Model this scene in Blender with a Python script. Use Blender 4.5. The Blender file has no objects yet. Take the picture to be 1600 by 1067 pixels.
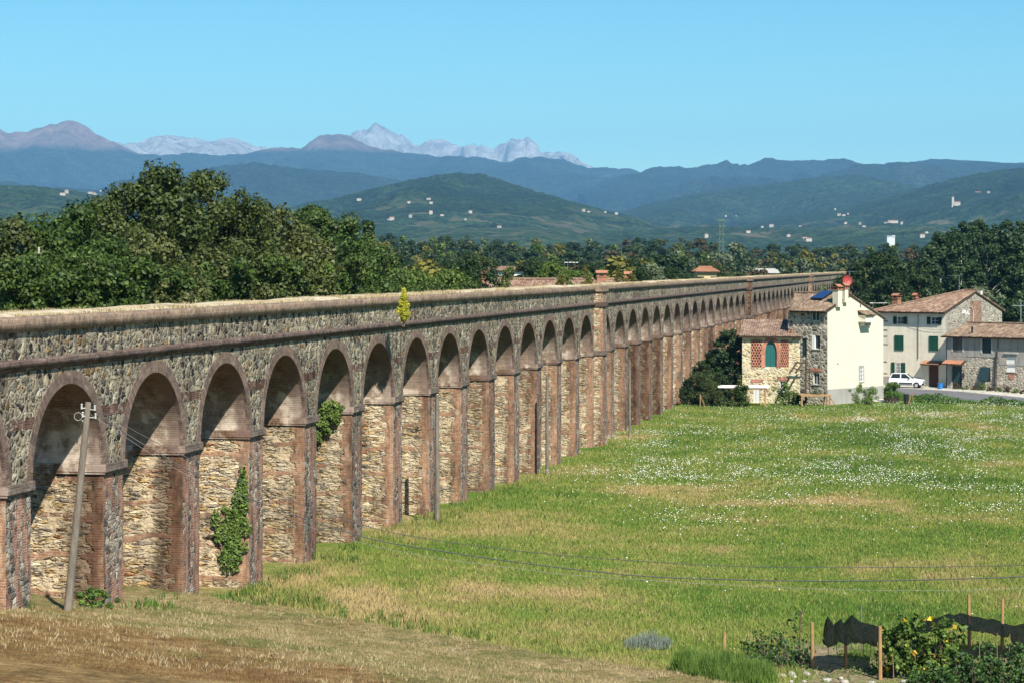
import bpy, bmesh, math, random
import numpy as np
from mathutils import Vector, Matrix
from mathutils.geometry import tessellate_polygon
R = math.radians
random.seed(7); RNG = np.random.default_rng(7)
scene = bpy.context.scene
COL = scene.collection

# ------------------------------------------------------------------ camera, sky, sun, exposure
CAMZ = 12.9
cam_d = bpy.data.cameras.new('camera'); cam = bpy.data.objects.new('camera', cam_d); COL.objects.link(cam)
cam.location = (0, 0, CAMZ); cam.rotation_euler = (R(90), 0, 0)
cam_d.sensor_width = 36; cam_d.lens = 76.5; cam_d.shift_y = -0.0734
cam_d.clip_start = 0.5; cam_d.clip_end = 60000
scene.camera = cam
SUN_EL, SUN_AZ = R(46.5), R(23)          # sun behind the camera, 23 degrees to its right
world = bpy.data.worlds.new('World'); scene.world = world; world.use_nodes = True
wn = world.node_tree.nodes; wl = world.node_tree.links
bg = wn['Background']; bg.inputs['Strength'].default_value = 0.057
sky = wn.new('ShaderNodeTexSky'); sky.sky_type = 'NISHITA'; sky.sun_disc = False
sky.sun_elevation = SUN_EL; sky.sun_rotation = math.pi - SUN_AZ
sky.altitude = 0; sky.air_density = 1.0; sky.dust_density = 0.0; sky.ozone_density = 0.8
tint = wn.new('ShaderNodeMix'); tint.data_type = 'RGBA'; tint.blend_type = 'MULTIPLY'; tint.inputs[0].default_value = 1.0
tc = wn.new('ShaderNodeTexCoord'); sx_ = wn.new('ShaderNodeSeparateXYZ'); wl.new(tc.outputs['Generated'], sx_.inputs[0])
tr_ = wn.new('ShaderNodeValToRGB'); wl.new(sx_.outputs[2], tr_.inputs[0])       # clear cyan summer sky, paler towards the horizon
for e_, (p_, c_) in zip([tr_.color_ramp.elements[0], tr_.color_ramp.elements[1]], [(0.015, (.86, 1.30, 1.16, 1)), (.15, (.45, 1.00, 1.22, 1))]): e_.position = p_; e_.color = c_
wl.new(tr_.outputs[0], tint.inputs[7])
wl.new(sky.outputs[0], tint.inputs[6]); wl.new(tint.outputs[2], bg.inputs[0])
sun_d = bpy.data.lights.new('sun', 'SUN'); sun = bpy.data.objects.new('sun', sun_d); COL.objects.link(sun)
sun_d.energy = 5.0; sun_d.angle = R(0.53); sun_d.color = (1.0, 0.94, 0.84)
ldir = Vector((-math.sin(SUN_AZ) * math.cos(SUN_EL), math.cos(SUN_AZ) * math.cos(SUN_EL), -math.sin(SUN_EL)))
sun.rotation_euler = ldir.to_track_quat('-Z', 'Y').to_euler(); sun.location = (60, -60, 120)
scene.view_settings.view_transform = 'Standard'; scene.view_settings.look = 'None'
scene.view_settings.exposure = 0.9; scene.view_settings.gamma = 1.0
scene.view_settings.use_curve_mapping = False
scene.cycles.transparent_max_bounces = 16
scene.cycles.max_bounces = 6

# ------------------------------------------------------------------ numbers and helpers
def at(px, py, Y):                       # a point of the photograph (1600 wide) at distance Y
    return Vector(((px - 800) / 3400 * Y, Y, CAMZ - (py - 416) / 3400 * Y))
def ss(a, b, x):
    t = np.clip((np.asarray(x, float) - a) / (b - a), 0, 1); return t * t * (3 - 2 * t)
def _hash(ix, iy, seed):
    h = (ix.astype(np.int64) * 374761393 + iy.astype(np.int64) * 668265263 + seed * 974634777) & 0xffffffff
    h = ((h ^ (h >> 13)) * 1274126177) & 0xffffffff
    return ((h ^ (h >> 16)) & 0xffff) / 65535.0
def vnoise(x, y, seed=0):
    x = np.asarray(x, float); y = np.asarray(y, float)
    ix = np.floor(x); iy = np.floor(y); fx = x - ix; fy = y - iy
    fx = fx * fx * (3 - 2 * fx); fy = fy * fy * (3 - 2 * fy)
    a = _hash(ix, iy, seed); b = _hash(ix + 1, iy, seed); c = _hash(ix, iy + 1, seed); d = _hash(ix + 1, iy + 1, seed)
    return (a * (1 - fx) + b * fx) * (1 - fy) + (c * (1 - fx) + d * fx) * fy
def fbm(x, y, seed=0, octv=4):
    s = 0; a = .5; n = 0
    for i in range(octv):
        s = s + a * vnoise(np.asarray(x) * 2 ** i + 17.3 * i, np.asarray(y) * 2 ** i - 9.1 * i, seed + i); n += a; a *= .5
    return s / n
def ridged(x, y, seed=0, octv=4):
    s = 0; a = .5; n = 0
    for i in range(octv):
        s = s + a * (1 - np.abs(2 * vnoise(np.asarray(x) * 2 ** i + 5.3 * i, np.asarray(y) * 2 ** i + 3.1 * i, seed + i) - 1)); n += a; a *= .5
    return s / n
WALLX = lambda Y: -12.72 + (np.asarray(Y, float) - 62.5) * .20588
def bank_q(X, Y): return (np.asarray(X, float) + 8.9) * -.678 + (np.asarray(Y, float) - 76) * -.735
def hgt(X, Y):                           # height of the ground
    X = np.asarray(X, float); Y = np.asarray(Y, float)
    base = .3 + .55 * ss(199, 212, Y) * ss(26, 34, X)
    q = bank_q(X, Y) + .9 * (fbm(X * .25, Y * .25, 3, 2) - .5)
    b = 1.95 * ss(-.3, 5.5, q) + np.minimum(.15 * np.clip(q - 6.5, 0, None), 7.6)
    dw = X - WALLX(Y)
    near = 1.0 * (1 - ss(85, 135, Y)) * np.exp(-(np.clip(dw, 0, None) / 11) ** 2)
    far = .012 * np.clip(Y - 350, 0, 1500)
    und = .22 * (fbm(X * .09, Y * .09, 11, 3) - .5) * (1 - ss(195, 203, Y))
    return base + np.maximum(b, near) + far + und + .05 * (fbm(X * .9, Y * .9, 21, 2) - .5) * (1 - ss(190, 200, Y))
def hz(x, y): return float(hgt(x, y))

def tag(o, label=None, cat=None, group=None, kind=None):
    if label: o['label'] = label
    if cat: o['category'] = cat
    if group: o['group'] = group
    if kind: o['kind'] = kind
    return o
def empty(name, loc=(0, 0, 0), rz=0, label=None, cat=None, group=None):
    o = bpy.data.objects.new(name, None); COL.objects.link(o); o.location = loc; o.rotation_euler = (0, 0, rz)
    o.empty_display_size = .3
    return tag(o, label, cat, group)
def link_mesh(name, me, mats, parent=None, loc=(0, 0, 0), rz=0, smooth=False):
    if not isinstance(mats, (list, tuple)): mats = [mats]
    if len(me.materials) == 0:
        for m in mats: me.materials.append(m)
    if smooth: me.polygons.foreach_set('use_smooth', [True] * len(me.polygons))
    o = bpy.data.objects.new(name, me); COL.objects.link(o); o.location = loc; o.rotation_euler = (0, 0, rz)
    if parent: o.parent = parent
    return o
class MB:
    """collects shapes, builds ONE mesh object"""
    def __init__(s): s.v = []; s.f = []; s.m = []; s.uv = []
    def face(s, pts, mi=0, uv=None):
        i = len(s.v); s.v += [tuple(p) for p in pts]; s.f.append(list(range(i, i + len(pts)))); s.m.append(mi)
        s.uv.append(uv if uv else [(0, 0)] * len(pts)); return s
    def box(s, x0, x1, y0, y1, z0, z1, mi=0, M=None):
        c = [(x0, y0, z0), (x1, y0, z0), (x1, y1, z0), (x0, y1, z0), (x0, y0, z1), (x1, y0, z1), (x1, y1, z1), (x0, y1, z1)]
        if M is not None: c = [tuple(M @ Vector(p)) for p in c]
        for q, a, b in (((0, 3, 2, 1), 0, 1), ((4, 5, 6, 7), 0, 1), ((0, 1, 5, 4), 0, 2), ((1, 2, 6, 5), 1, 2), ((2, 3, 7, 6), 0, 2), ((3, 0, 4, 7), 1, 2)):
            s.face([c[i] for i in q], mi, [(c[i][a], c[i][b]) for i in q])
        return s
    def tube(s, p0, p1, r0, r1=None, n=8, mi=0, cap=True):
        p0 = Vector(p0); p1 = Vector(p1); r1 = r0 if r1 is None else r1
        d = (p1 - p0).normalized(); a = d.orthogonal().normalized(); b = d.cross(a)
        A = [p0 + (a * math.cos(t) + b * math.sin(t)) * r0 for t in [2 * math.pi * k / n for k in range(n)]]
        B = [p1 + (a * math.cos(t) + b * math.sin(t)) * r1 for t in [2 * math.pi * k / n for k in range(n)]]
        L = (p1 - p0).length
        for k in range(n):
            k2 = (k + 1) % n
            s.face([A[k], A[k2], B[k2], B[k]], mi, [(k / n, 0), ((k + 1) / n, 0), ((k + 1) / n, L), (k / n, L)])
        if cap: s.face(A[::-1], mi); s.face(B, mi)
        return s
    def path(s, pts, r, n=6, mi=0):
        for a, b in zip(pts[:-1], pts[1:]): s.tube(a, b, r, r, n, mi, False)
        return s
    def build(s, name, mats, parent=None, loc=(0, 0, 0), rz=0, smooth=False, merge=0):
        me = bpy.data.meshes.new(name); me.from_pydata(s.v, [], s.f)
        me.polygons.foreach_set('material_index', s.m)
        uvl = me.uv_layers.new(name='UVMap'); uvl.data.foreach_set('uv', [c for f in s.uv for p in f for c in p])
        if merge:
            bm = bmesh.new(); bm.from_mesh(me); bmesh.ops.remove_doubles(bm, verts=bm.verts, dist=merge); bm.to_mesh(me); bm.free()
        me.update()
        return link_mesh(name, me, mats, parent, loc, rz, smooth)
def np_mesh(name, V, F, mats, parent=None, uv=None, mi=None, smooth=False, loc=(0, 0, 0), rz=0):
    """V (n,3), F (m,k) with k constant"""
    me = bpy.data.meshes.new(name); V = np.asarray(V, np.float32); F = np.asarray(F, np.int32); k = F.shape[1]
    me.vertices.add(len(V)); me.vertices.foreach_set('co', V.ravel())
    me.loops.add(F.size); me.loops.foreach_set('vertex_index', F.ravel())
    me.polygons.add(len(F)); me.polygons.foreach_set('loop_start', np.arange(0, F.size, k, dtype=np.int32))
    me.polygons.foreach_set('loop_total', np.full(len(F), k, np.int32))
    if mi is not None: me.polygons.foreach_set('material_index', np.asarray(mi, np.int32))
    if smooth: me.polygons.foreach_set('use_smooth', np.ones(len(F), bool))
    me.update(calc_edges=True)
    if uv is not None:
        u = me.uv_layers.new(name='UVMap'); u.data.foreach_set('uv', np.asarray(uv, np.float32)[F.ravel()].ravel())
    me.validate()
    return link_mesh(name, me, mats, parent, loc, rz)
def vattr(o, name, arr):
    a = o.data.attributes.new(name, 'FLOAT', 'POINT'); a.data.foreach_set('value', np.asarray(arr, np.float32).ravel())
def grid_faces(nu, nv):
    i = np.arange(nu - 1)[:, None] * nv + np.arange(nv - 1)[None, :]
    return np.stack([i, i + nv, i + nv + 1, i + 1], -1).reshape(-1, 4)
def copy_thing(o, parent=None):
    c = o.copy(); COL.objects.link(c)
    if parent: c.parent = parent
    for ch in list(o.children): copy_thing(ch, c)
    return c

# ------------------------------------------------------------------ material helper
class G:
    def __init__(s, name, rough=.9, spec=.2):
        s.mat = bpy.data.materials.new(name); s.mat.use_nodes = True; s.nt = s.mat.node_tree
        s.bsdf = s.nt.nodes['Principled BSDF']; s.out = s.nt.nodes['Material Output']
        s.bsdf.inputs['Roughness'].default_value = rough; s.bsdf.inputs['Specular IOR Level'].default_value = spec
        s._uv = None; s._pos = None; s._rand = None
    def n(s, t, props=None, ins=None):
        nd = s.nt.nodes.new('ShaderNode' + t)
        for k, v in (props or {}).items(): setattr(nd, k, v)
        for k, v in (ins or {}).items(): s.set(nd.inputs[k], v)
        return nd
    def set(s, sock, v):
        if isinstance(v, bpy.types.NodeSocket): s.nt.links.new(v, sock)
        elif isinstance(v, (tuple, list)):
            sock.default_value = (*v, 1) if sock.type == 'RGBA' and len(v) == 3 else v
        else: sock.default_value = v
    def math(s, op, a, b=0, c=None, clamp=False):
        ins = {0: a, 1: b}
        if c is not None: ins[2] = c
        nd = s.n('Math', {'operation': op, 'use_clamp': clamp}, ins); return nd.outputs[0]
    def mix(s, f, a, b, blend='MIX'):
        nd = s.nt.nodes.new('ShaderNodeMix'); nd.data_type = 'RGBA'; nd.blend_type = blend
        s.set(nd.inputs[0], f); s.set(nd.inputs[6], a); s.set(nd.inputs[7], b); return nd.outputs[2]
    def mul(s, a, k): return s.mix(1.0, a, k, 'MULTIPLY')
    def uv(s):
        if s._uv is None: s._uv = s.n('UVMap').outputs[0]
        return s._uv
    def pos(s):
        if s._pos is None: s._pos = s.n('NewGeometry').outputs['Position']
        return s._pos
    def objc(s): return s.n('TexCoord').outputs['Object']
    def rand(s):
        if s._rand is None: s._rand = s.n('ObjectInfo').outputs['Random']
        return s._rand
    def island(s): return s.n('NewGeometry').outputs['Random Per Island']
    def vec(s, v, sc=(1, 1, 1), loc=(0, 0, 0)):
        return s.n('Mapping', None, {'Vector': v, 'Scale': sc, 'Location': loc}).outputs[0]
    def noise(s, v, scale, detail=3, rough=.5, dist=0.0, col=False):
        nd = s.n('TexNoise', None, {'Vector': v, 'Scale': scale, 'Detail': detail, 'Roughness': rough, 'Distortion': dist})
        return nd.outputs[1 if col else 0]
    def step(s, v, a, b, t0=0.0, t1=1.0):
        return s.n('MapRange', {'interpolation_type': 'SMOOTHSTEP'}, {'Value': v, 'From Min': a, 'From Max': b, 'To Min': t0, 'To Max': t1}).outputs[0]
    def ramp(s, f, stops, interp='LINEAR'):
        nd = s.n('ValToRGB', None, {0: f}); cr = nd.color_ramp; cr.interpolation = interp
        while len(cr.elements) < len(stops): cr.elements.new(.5)
        for e, (p, c) in zip(cr.elements, stops): e.position = p; e.color = (*c, 1)
        return nd.outputs[0]
    def sep(s, v): nd = s.n('SeparateXYZ', None, {0: v}); return nd.outputs
    def comb(s, x, y, z): return s.n('CombineXYZ', None, {0: x, 1: y, 2: z}).outputs[0]
    def vadd(s, a, b): return s.n('VectorMath', {'operation': 'ADD'}, {0: a, 1: b}).outputs[0]
    def vscale(s, a, k): return s.n('VectorMath', {'operation': 'SCALE'}, {0: a, 3: k}).outputs[0]
    def voro(s, v, scale, feat='F1', rnd=1.0):
        nd = s.n('TexVoronoi', {'feature': feat}, {'Vector': v, 'Scale': scale, 'Randomness': rnd}); return nd.outputs
    def bump(s, h, strength=.5, dist=.05):
        b = s.n('Bump', None, {'Height': h, 'Strength': strength, 'Distance': dist}); s.set(s.bsdf.inputs['Normal'], b.outputs[0]); return b.outputs[0]
    def color(s, c): s.set(s.bsdf.inputs['Base Color'], c)
    def done(s, c=None):
        if c is not None: s.color(c)
        return s.mat
    # masonry patterns -> (colour, height)
    def rubble(s, v, scale, palette, mortar, mw=.06, warp=.12):
        w = s.vadd(v, s.vscale(s.noise(v, scale * 1.6, 2, .6, 0, True), warp))
        cell = s.voro(w, scale)[1]; edge = s.voro(w, scale, 'DISTANCE_TO_EDGE')[0]
        r = s.sep(cell)
        col = s.ramp(r[0], palette, 'CONSTANT')
        col = s.mul(col, s.ramp(r[1], [(0, (.72, .72, .72)), (1, (1.2, 1.2, 1.2))]))
        nz = s.noise(v, scale * 7, 4, .65)
        col = s.mul(col, s.ramp(nz, [(.25, (.62, .62, .62)), (.75, (1.3, 1.3, 1.3))]))
        m = s.step(edge, mw * .4, mw * 1.3)
        hgt_ = s.math('MULTIPLY', s.step(edge, 0, mw * 3), s.math('ADD', .6, r[2]))
        hgt_ = s.math('ADD', hgt_, s.math('MULTIPLY', nz, .35))
        return s.mix(m, mortar, col), hgt_
    def bricks(s, v, w=.27, h=.075, c1=(.30, .10, .05), c2=(.42, .17, .09), mortar=(.42, .36, .28), ms=.010):
        b = s.n('TexBrick', None, {'Vector': v, 'Scale': 1.0, 'Color1': c1, 'Color2': c2, 'Mortar': mortar, 'Mortar Size': ms, 'Mortar Smooth': .3,
                                   'Brick Width': w, 'Row Height': h, 'Bias': 0.0})
        col = s.mul(b.outputs[0], s.ramp(s.noise(v, 5.5, 4, .7), [(.25, (.6, .58, .56)), (.75, (1.35, 1.3, 1.25))]))
        return col, s.math('SUBTRACT', 1.0, b.outputs[1])
def flat(name, c, rough=.7, spec=.3, var=.25, scale=3.0, metal=0):
    g = G(name, rough, spec)
    nz = g.noise(g.objc(), scale, 5, .65)
    g.bsdf.inputs['Metallic'].default_value = metal
    g.bump(g.noise(g.objc(), scale * 12, 3), .15, .01)
    return g.done(g.mul(c, g.ramp(nz, [(.25, (1 - var,) * 3), (.75, (1 + var,) * 3)])))
# ------------------------------------------------------------------ masonry materials
def spandrel_mat():
    g = G('spandrel_stone', .95, .15)
    uv = g.sep(g.uv()); v = g.comb(uv[0], uv[1], 0)
    pal = [(0, (.045, .04, .042)), (.14, (.22, .205, .17)), (.32, (.36, .32, .24)), (.47, (.10, .09, .08)), (.58, (.50, .45, .33)), (.72, (.34, .21, .09)), (.81, (.26, .25, .22)), (.92, (.56, .52, .42))]
    col, h = g.rubble(g.vec(v, (1, 1.15, 1)), 3.1, pal, (.42, .39, .32), .10, .24)
    c2, h2 = g.rubble(g.vec(v, (1.1, 1, 1), (3, 9, 0)), 6.0, pal[::1], (.38, .35, .29), .09, .12)
    sm = g.step(g.noise(v, 1.3, 4, .6), .55, .61); col = g.mix(sm, col, c2); h = g.mix(sm, h, h2)
    # purple brown brick bands at fixed heights
    bc, bh = g.bricks(v, .28, .07, (.12, .06, .055), (.20, .10, .08), (.24, .20, .18))
    z = g.math('ADD', uv[1], g.math('MULTIPLY', g.math('SUBTRACT', g.noise(v, 1.1, 2), .5), .10))
    m = g.math('MULTIPLY', g.step(z, 8.42, 8.45), g.step(z, 8.76, 8.73))
    m2 = g.math('MULTIPLY', m, g.step(g.noise(v, .9, 3, .6), .40, .46))
    col = g.mix(m2, col, bc); h = g.mix(m2, h, bh)
    # lime wash, lichen and dark vertical streaks
    st = g.noise(g.vec(v, (1, .16, 1)), 2.6, 4, .65)
    col = g.mul(col, g.ramp(st, [(.32, (.28, .25, .25)), (.48, (.90, .87, .82)), (.8, (1.25, 1.22, 1.15))]))
    big = g.noise(g.vec(v, (1, .5, 1), (2, 8, 0)), .55, 4, .65); col = g.mul(col, g.ramp(big, [(.32, (.40, .36, .33)), (.52, (.76, .73, .69)), (.7, (.95, .92, .87))]))
    lic = g.step(g.noise(v, 2.4, 6, .75), .52, .62)
    col = g.mix(g.math('MULTIPLY', lic, .45), col, (.52, .49, .40))
    dk = g.step(g.noise(g.vec(v, (1, .8, 1), (7, 3, 0)), 1.9, 6, .75), .55, .64)
    col = g.mix(g.math('MULTIPLY', dk, .75), col, (.05, .042, .045))
    g.bump(h, .8, .06)
    return g.done(col)
def vault_mat(name='vault_brick', sw=False):
    g = G(name, .95, .15)
    uv = g.sep(g.uv()); uv = (uv[1], uv[0]) if sw else uv; v = g.comb(uv[1], uv[0], 0)
    col, h = g.bricks(v, .27, .075, (.12, .068, .045), (.19, .12, .08), (.26, .21, .16))
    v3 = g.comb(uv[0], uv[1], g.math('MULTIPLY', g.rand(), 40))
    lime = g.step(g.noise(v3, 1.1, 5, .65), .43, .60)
    if not sw:                                            # lime wash on the haunches, thinned over the crown to paint in arch shade
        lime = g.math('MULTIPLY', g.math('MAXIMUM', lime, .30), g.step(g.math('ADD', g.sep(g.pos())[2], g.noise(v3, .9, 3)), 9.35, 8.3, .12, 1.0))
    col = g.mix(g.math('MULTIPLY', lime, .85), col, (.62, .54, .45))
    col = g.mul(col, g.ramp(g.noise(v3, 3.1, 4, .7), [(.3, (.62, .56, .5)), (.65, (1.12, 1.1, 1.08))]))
    # stone-grey edge at the front
    e = g.step(g.math('ADD', uv[1], g.math('MULTIPLY', g.noise(v3, 6, 3), .3)), .75, .55)
    col = g.mix(g.math('MULTIPLY', e, .6), col, (.19, .13, .11))
    g.bump(h, .5, .03)
    return g.done(col)
def pier_mat():
    g = G('pier_masonry', .95, .15)
    uv = g.sep(g.uv()); rz = g.math('MULTIPLY', g.rand(), 61.0)
    v = g.comb(uv[0], uv[1], rz)
    # inner faces: coursed ochre rubble with courses of red brick
    pal = [(0, (.52, .42, .26)), (.17, (.36, .25, .12)), (.3, (.60, .53, .38)), (.45, (.30, .28, .24)), (.56, (.55, .40, .18)), (.68, (.66, .59, .45)), (.8, (.30, .15, .07)), (.86, (.42, .37, .28)), (.94, (.62, .50, .28))]
    col, h = g.rubble(g.vec(v, (.8, 2.5, 1)), 2.9, pal, (.54, .46, .33), .09, .30)
    deep = g.step(g.noise(g.vec(v, (.8, 3.2, 1)), 2.6, 5, .72, .8), .55, .585)          # washed-out joints
    col = g.mix(g.math('MULTIPLY', deep, .92), col, (.035, .022, .012)); h = g.math('SUBTRACT', h, g.math('MULTIPLY', deep, 1.6))
    bc, bh = g.bricks(g.comb(uv[0], uv[1], 0), .27, .075, (.27, .14, .09), (.38, .235, .16), (.48, .42, .33))
    zz = g.math('ADD', g.math('ADD', g.math('DIVIDE', uv[1], 1.12), rz), g.math('MULTIPLY', g.noise(v, .8, 2), .55))
    band = g.step(g.math('FRACT', zz), .17, .13)
    band = g.math('MULTIPLY', band, g.step(g.noise(v, 2.1, 3), .40, .48))
    # brick quoin with toothed edge next to the front and back corners
    row = g.math('MULTIPLY', g.step(g.math('FRACT', g.math('DIVIDE', uv[1], .62)), .45, .5), .16)
    lim = g.math('ADD', g.math('ADD', .36, row), g.math('MULTIPLY', g.math('SUBTRACT', g.noise(v, 2.2, 3), .5), .45))
    q1 = g.step(g.math('SUBTRACT', uv[0], lim), .04, -.04)
    q2 = g.step(g.math('SUBTRACT', g.math('SUBTRACT', 2.8, uv[0]), lim), .04, -.04)
    lime = g.math('MULTIPLY', g.step(g.noise(v, 1.5, 5, .65), .36, .58), g.step(uv[0], 1.45, .85))
    col = g.mix(g.math('MULTIPLY', lime, .75), col, (.55, .49, .37))
    pl = g.step(g.noise(g.vec(v, (1, 1.1, 1), (4, 2, 9)), 1.05, 5, .68), .53, .60)      # patches still under old lime plaster
    plc = g.mul((.55, .475, .36), g.ramp(g.noise(v, 5, 5, .7), [(.3, (.72, .70, .66)), (.7, (1.2, 1.18, 1.12))]))
    col = g.mix(g.math('MULTIPLY', pl, .82), col, plc); h = g.mix(pl, h, g.noise(v, 6, 4))
    bm = g.math('MAXIMUM', band, g.math('MAXIMUM', q1, q2))
    worn = g.math('MULTIPLY', g.step(g.noise(v, 2.6, 4, .7), .54, .64), .6)
    bc = g.mix(worn, bc, (.46, .40, .32))
    bc = g.mix(g.math('MULTIPLY', g.step(g.noise(g.vec(v, (1, .3, 1)), 1.9, 4, .7), .52, .62), .65), bc, (.15, .105, .085))
    inner = g.mix(bm, col, bc); hin = g.mix(bm, h, g.math('ADD', .8, g.math('MULTIPLY', bh, .4)))
    # front faces: grey weathered stone and dark brick
    palf = [(0, (.09, .085, .085)), (.18, (.26, .25, .23)), (.38, (.36, .34, .30)), (.52, (.16, .13, .12)), (.66, (.42, .39, .33)), (.82, (.25, .15, .11)), (.9, (.33, .33, .31))]
    fc, fh = g.rubble(g.vec(v, (1.2, 2.0, 1)), 3.1, palf, (.38, .35, .31), .05, .12)
    fb, fbh = g.bricks(g.comb(uv[0], uv[1], 0), .27, .075, (.20, .10, .08), (.32, .17, .12), (.36, .32, .28))
    mm = g.step(g.noise(g.vec(v, (1.4, .35, 1)), 1.9, 4, .6), .47, .53)
    fc = g.mix(mm, fc, fb); fh = g.mix(mm, fh, fbh)
    st = g.noise(g.vec(v, (1, .12, 1)), 3.4, 4, .6)
    fc = g.mul(fc, g.ramp(st, [(.3, (.34, .32, .33)), (.5, (1, .98, .96)), (.75, (1.45, 1.44, 1.42))]))
    isf = g.math('GREATER_THAN', uv[0], 9.0)
    inner = g.mul(inner, g.ramp(g.noise(g.vec(v, (1, .22, 1), (1, 5, 2)), 1.7, 5, .68), [(.34, (.50, .46, .43)), (.52, (.98, .96, .94)), (.7, (1.08, 1.06, 1.04))]))
    c = g.mix(isf, inner, fc); hh = g.mix(isf, hin, fh)
    # soot and damp near the foot and below the impost
    c = g.mul(c, g.ramp(g.noise(g.vec(v, (.6, .25, 1)), 1.3, 3), [(.3, (.84, .80, .75)), (.6, (1.1, 1.08, 1.05))]))
    damp = g.math('MULTIPLY', g.math('GREATER_THAN', g.math('FRACT', g.math('MULTIPLY', g.rand(), 7.31)), .72), g.step(g.math('ABSOLUTE', g.math('SUBTRACT', g.math('ADD', uv[0], g.math('MULTIPLY', g.noise(v, 1.6, 3), .5)), .75)), .75, .25))
    c = g.mul(c, g.mix(damp, (1, 1, 1), (.38, .34, .33)))
    # each pier weathered a little differently
    c = g.mul(c, g.ramp(g.rand(), [(0, (.80, .78, .76)), (.5, (1, .97, .93)), (1, (1.08, 1.08, 1.06))]))
    g.bump(hh, .9, .09)
    return g.done(c)
def dark_brick_mat(name, c1, c2, w=.28, h=.075, swap=False, streak=True):
    g = G(name, .95, .15); uv = g.sep(g.uv())
    v = g.comb(uv[1], uv[0], 0) if swap else g.comb(uv[0], uv[1], 0)
    col, hh = g.bricks(v, w, h, c1, c2, tuple(min(1, x * 1.6 + .05) for x in c1), .009)
    v3 = g.comb(uv[0], uv[1], g.math('MULTIPLY', g.rand(), 33))
    col = g.mul(col, g.ramp(g.noise(v3, 1.6, 5, .7), [(.28, (.5, .48, .5)), (.55, (1.05, 1, .97)), (.8, (1.6, 1.5, 1.4))]))
    lic = g.math('MULTIPLY', g.step(g.noise(g.vec(v3, (.7, 2, 1)), 2.3, 5, .7), .56, .70), .5)
    col = g.mix(lic, col, (.40, .36, .30))
    g.bump(hh, .6, .03)
    return g.done(col)
def deck_mat():
    g = G('deck_dry_soil', .95, .1); p = g.pos()
    c = g.ramp(g.noise(p, 1.3, 5, .7), [(.3, (.30, .22, .12)), (.5, (.50, .42, .28)), (.7, (.62, .56, .44))])
    g.bump(g.noise(p, 9, 4, .7), .8, .1)
    return g.done(c)
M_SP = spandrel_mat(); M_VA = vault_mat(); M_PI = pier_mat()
M_RING = dark_brick_mat('arch_ring_brick', (.115, .085, .072), (.21, .16, .13), .42, .08, True)
M_STR = dark_brick_mat('string_course_brick', (.075, .055, .05), (.13, .095, .08))
M_COP = dark_brick_mat('coping_brick', (.165, .125, .095), (.26, .20, .15), .12, .13)
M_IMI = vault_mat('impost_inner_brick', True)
M_IMP = dark_brick_mat('impost_brick', (.105, .09, .08), (.19, .155, .13))
M_DECK = deck_mat()

# ------------------------------------------------------------------ the aqueduct
AQ_ANG = math.atan2(.97945, .20166)
aq = empty('aqueduct', (-12.72, 62.5, 0), AQ_ANG, 'long aqueduct of brick and rubble stone arches crossing the field', 'aqueduct')
W_DIR = Vector((.20166, .97945, 0)); N_IN = Vector((-.97945, .20166, 0))
def aqp(s, d, z): return Vector((-12.72, 62.5, 0)) + W_DIR * s + N_IN * d + Vector((0, 0, z))
P, RAD, ZS, DEP = 6.79, 2.55, 6.98, 2.8
PW = P - 2 * RAD                                  # width of a pier
WIDE = PW + 1.36
def displaced_box(s0, s1, d0, d1, z0, z1, seed, amp=.035, step=.15, taper=0.0):
    """open-top-and-bottom masonry shaft with irregular faces; UV in metres (inner faces: u = depth, front: u = 10+s)"""
    V = []; F = []; UV = []
    nz_ = int((z1 - z0) / step) + 1
    zs = np.linspace(z0, z1, nz_)
    sides = [((s0, d0), (s1, d0), 'f'), ((s1, d0), (s1, d1), 'i'), ((s1, d1), (s0, d1), 'b'), ((s0, d1), (s0, d0), 'i')]
    for si, (a, b, k) in enumerate(sides):
        L = math.hypot(b[0] - a[0], b[1] - a[1]); nu = max(3, int(L / step) + 1)
        t = np.linspace(0, 1, nu)
        S = a[0] + (b[0] - a[0]) * t; D = a[1] + (b[1] - a[1]) * t
        SS, ZZ = np.meshgrid(S, zs, indexing='ij'); DD, _ = np.meshgrid(D, zs, indexing='ij')
        n = (fbm(SS * 3.1 + DD * 2.3 + seed * 13, ZZ * 4.1 + DD, 5 + seed, 3) - .5) * 2 * amp
        n2 = (fbm(SS * 1.7 + seed * 7, ZZ * 4.5 + DD * 1.9, 9 + seed, 3) - .5) * 2 * amp
        cx, cy = (s0 + s1) / 2, (d0 + d1) / 2
        tp = taper * (z1 - ZZ) / (z1 - z0)
        X = SS + np.sign(SS - cx) * (n + tp) * np.minimum(1, np.abs(SS - cx) / (abs(s1 - s0) / 2)) 
        Yy = DD + np.sign(DD - cy) * (n2 + tp) * np.minimum(1, np.abs(DD - cy) / (abs(d1 - d0) / 2))
        if k == 'i': U = DD - d0
        elif k == 'f': U = 10 + SS
        else: U = 20 + SS
        base = len(V)
        V += list(zip(X.ravel(), Yy.ravel(), ZZ.ravel())); UV += list(zip(U.ravel(), ZZ.ravel()))
        f = grid_faces(nu, nz_) + base
        F += f.tolist()
    return np.array(V), np.array(F), np.array(UV)
def band(parent, name, s0, s1, d0, d1, z0, z1, mat, pr=.09):
    b = MB()
    x0, x1, y0, y1 = s0 - .03, s1 + .03, d0 - pr, d1 + pr
    b.box(x0, x1, y0, y1, z0, z1)
    b.box(x0 + .02, x1 - .02, y0 + .04, y1 - .04, z0 - .07, z0 + .001)
    for i in (3, 5, 9, 11): b.m[i] = 1
    return b.build(name, [mat, M_IMI], parent)
pier_src = []
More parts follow.
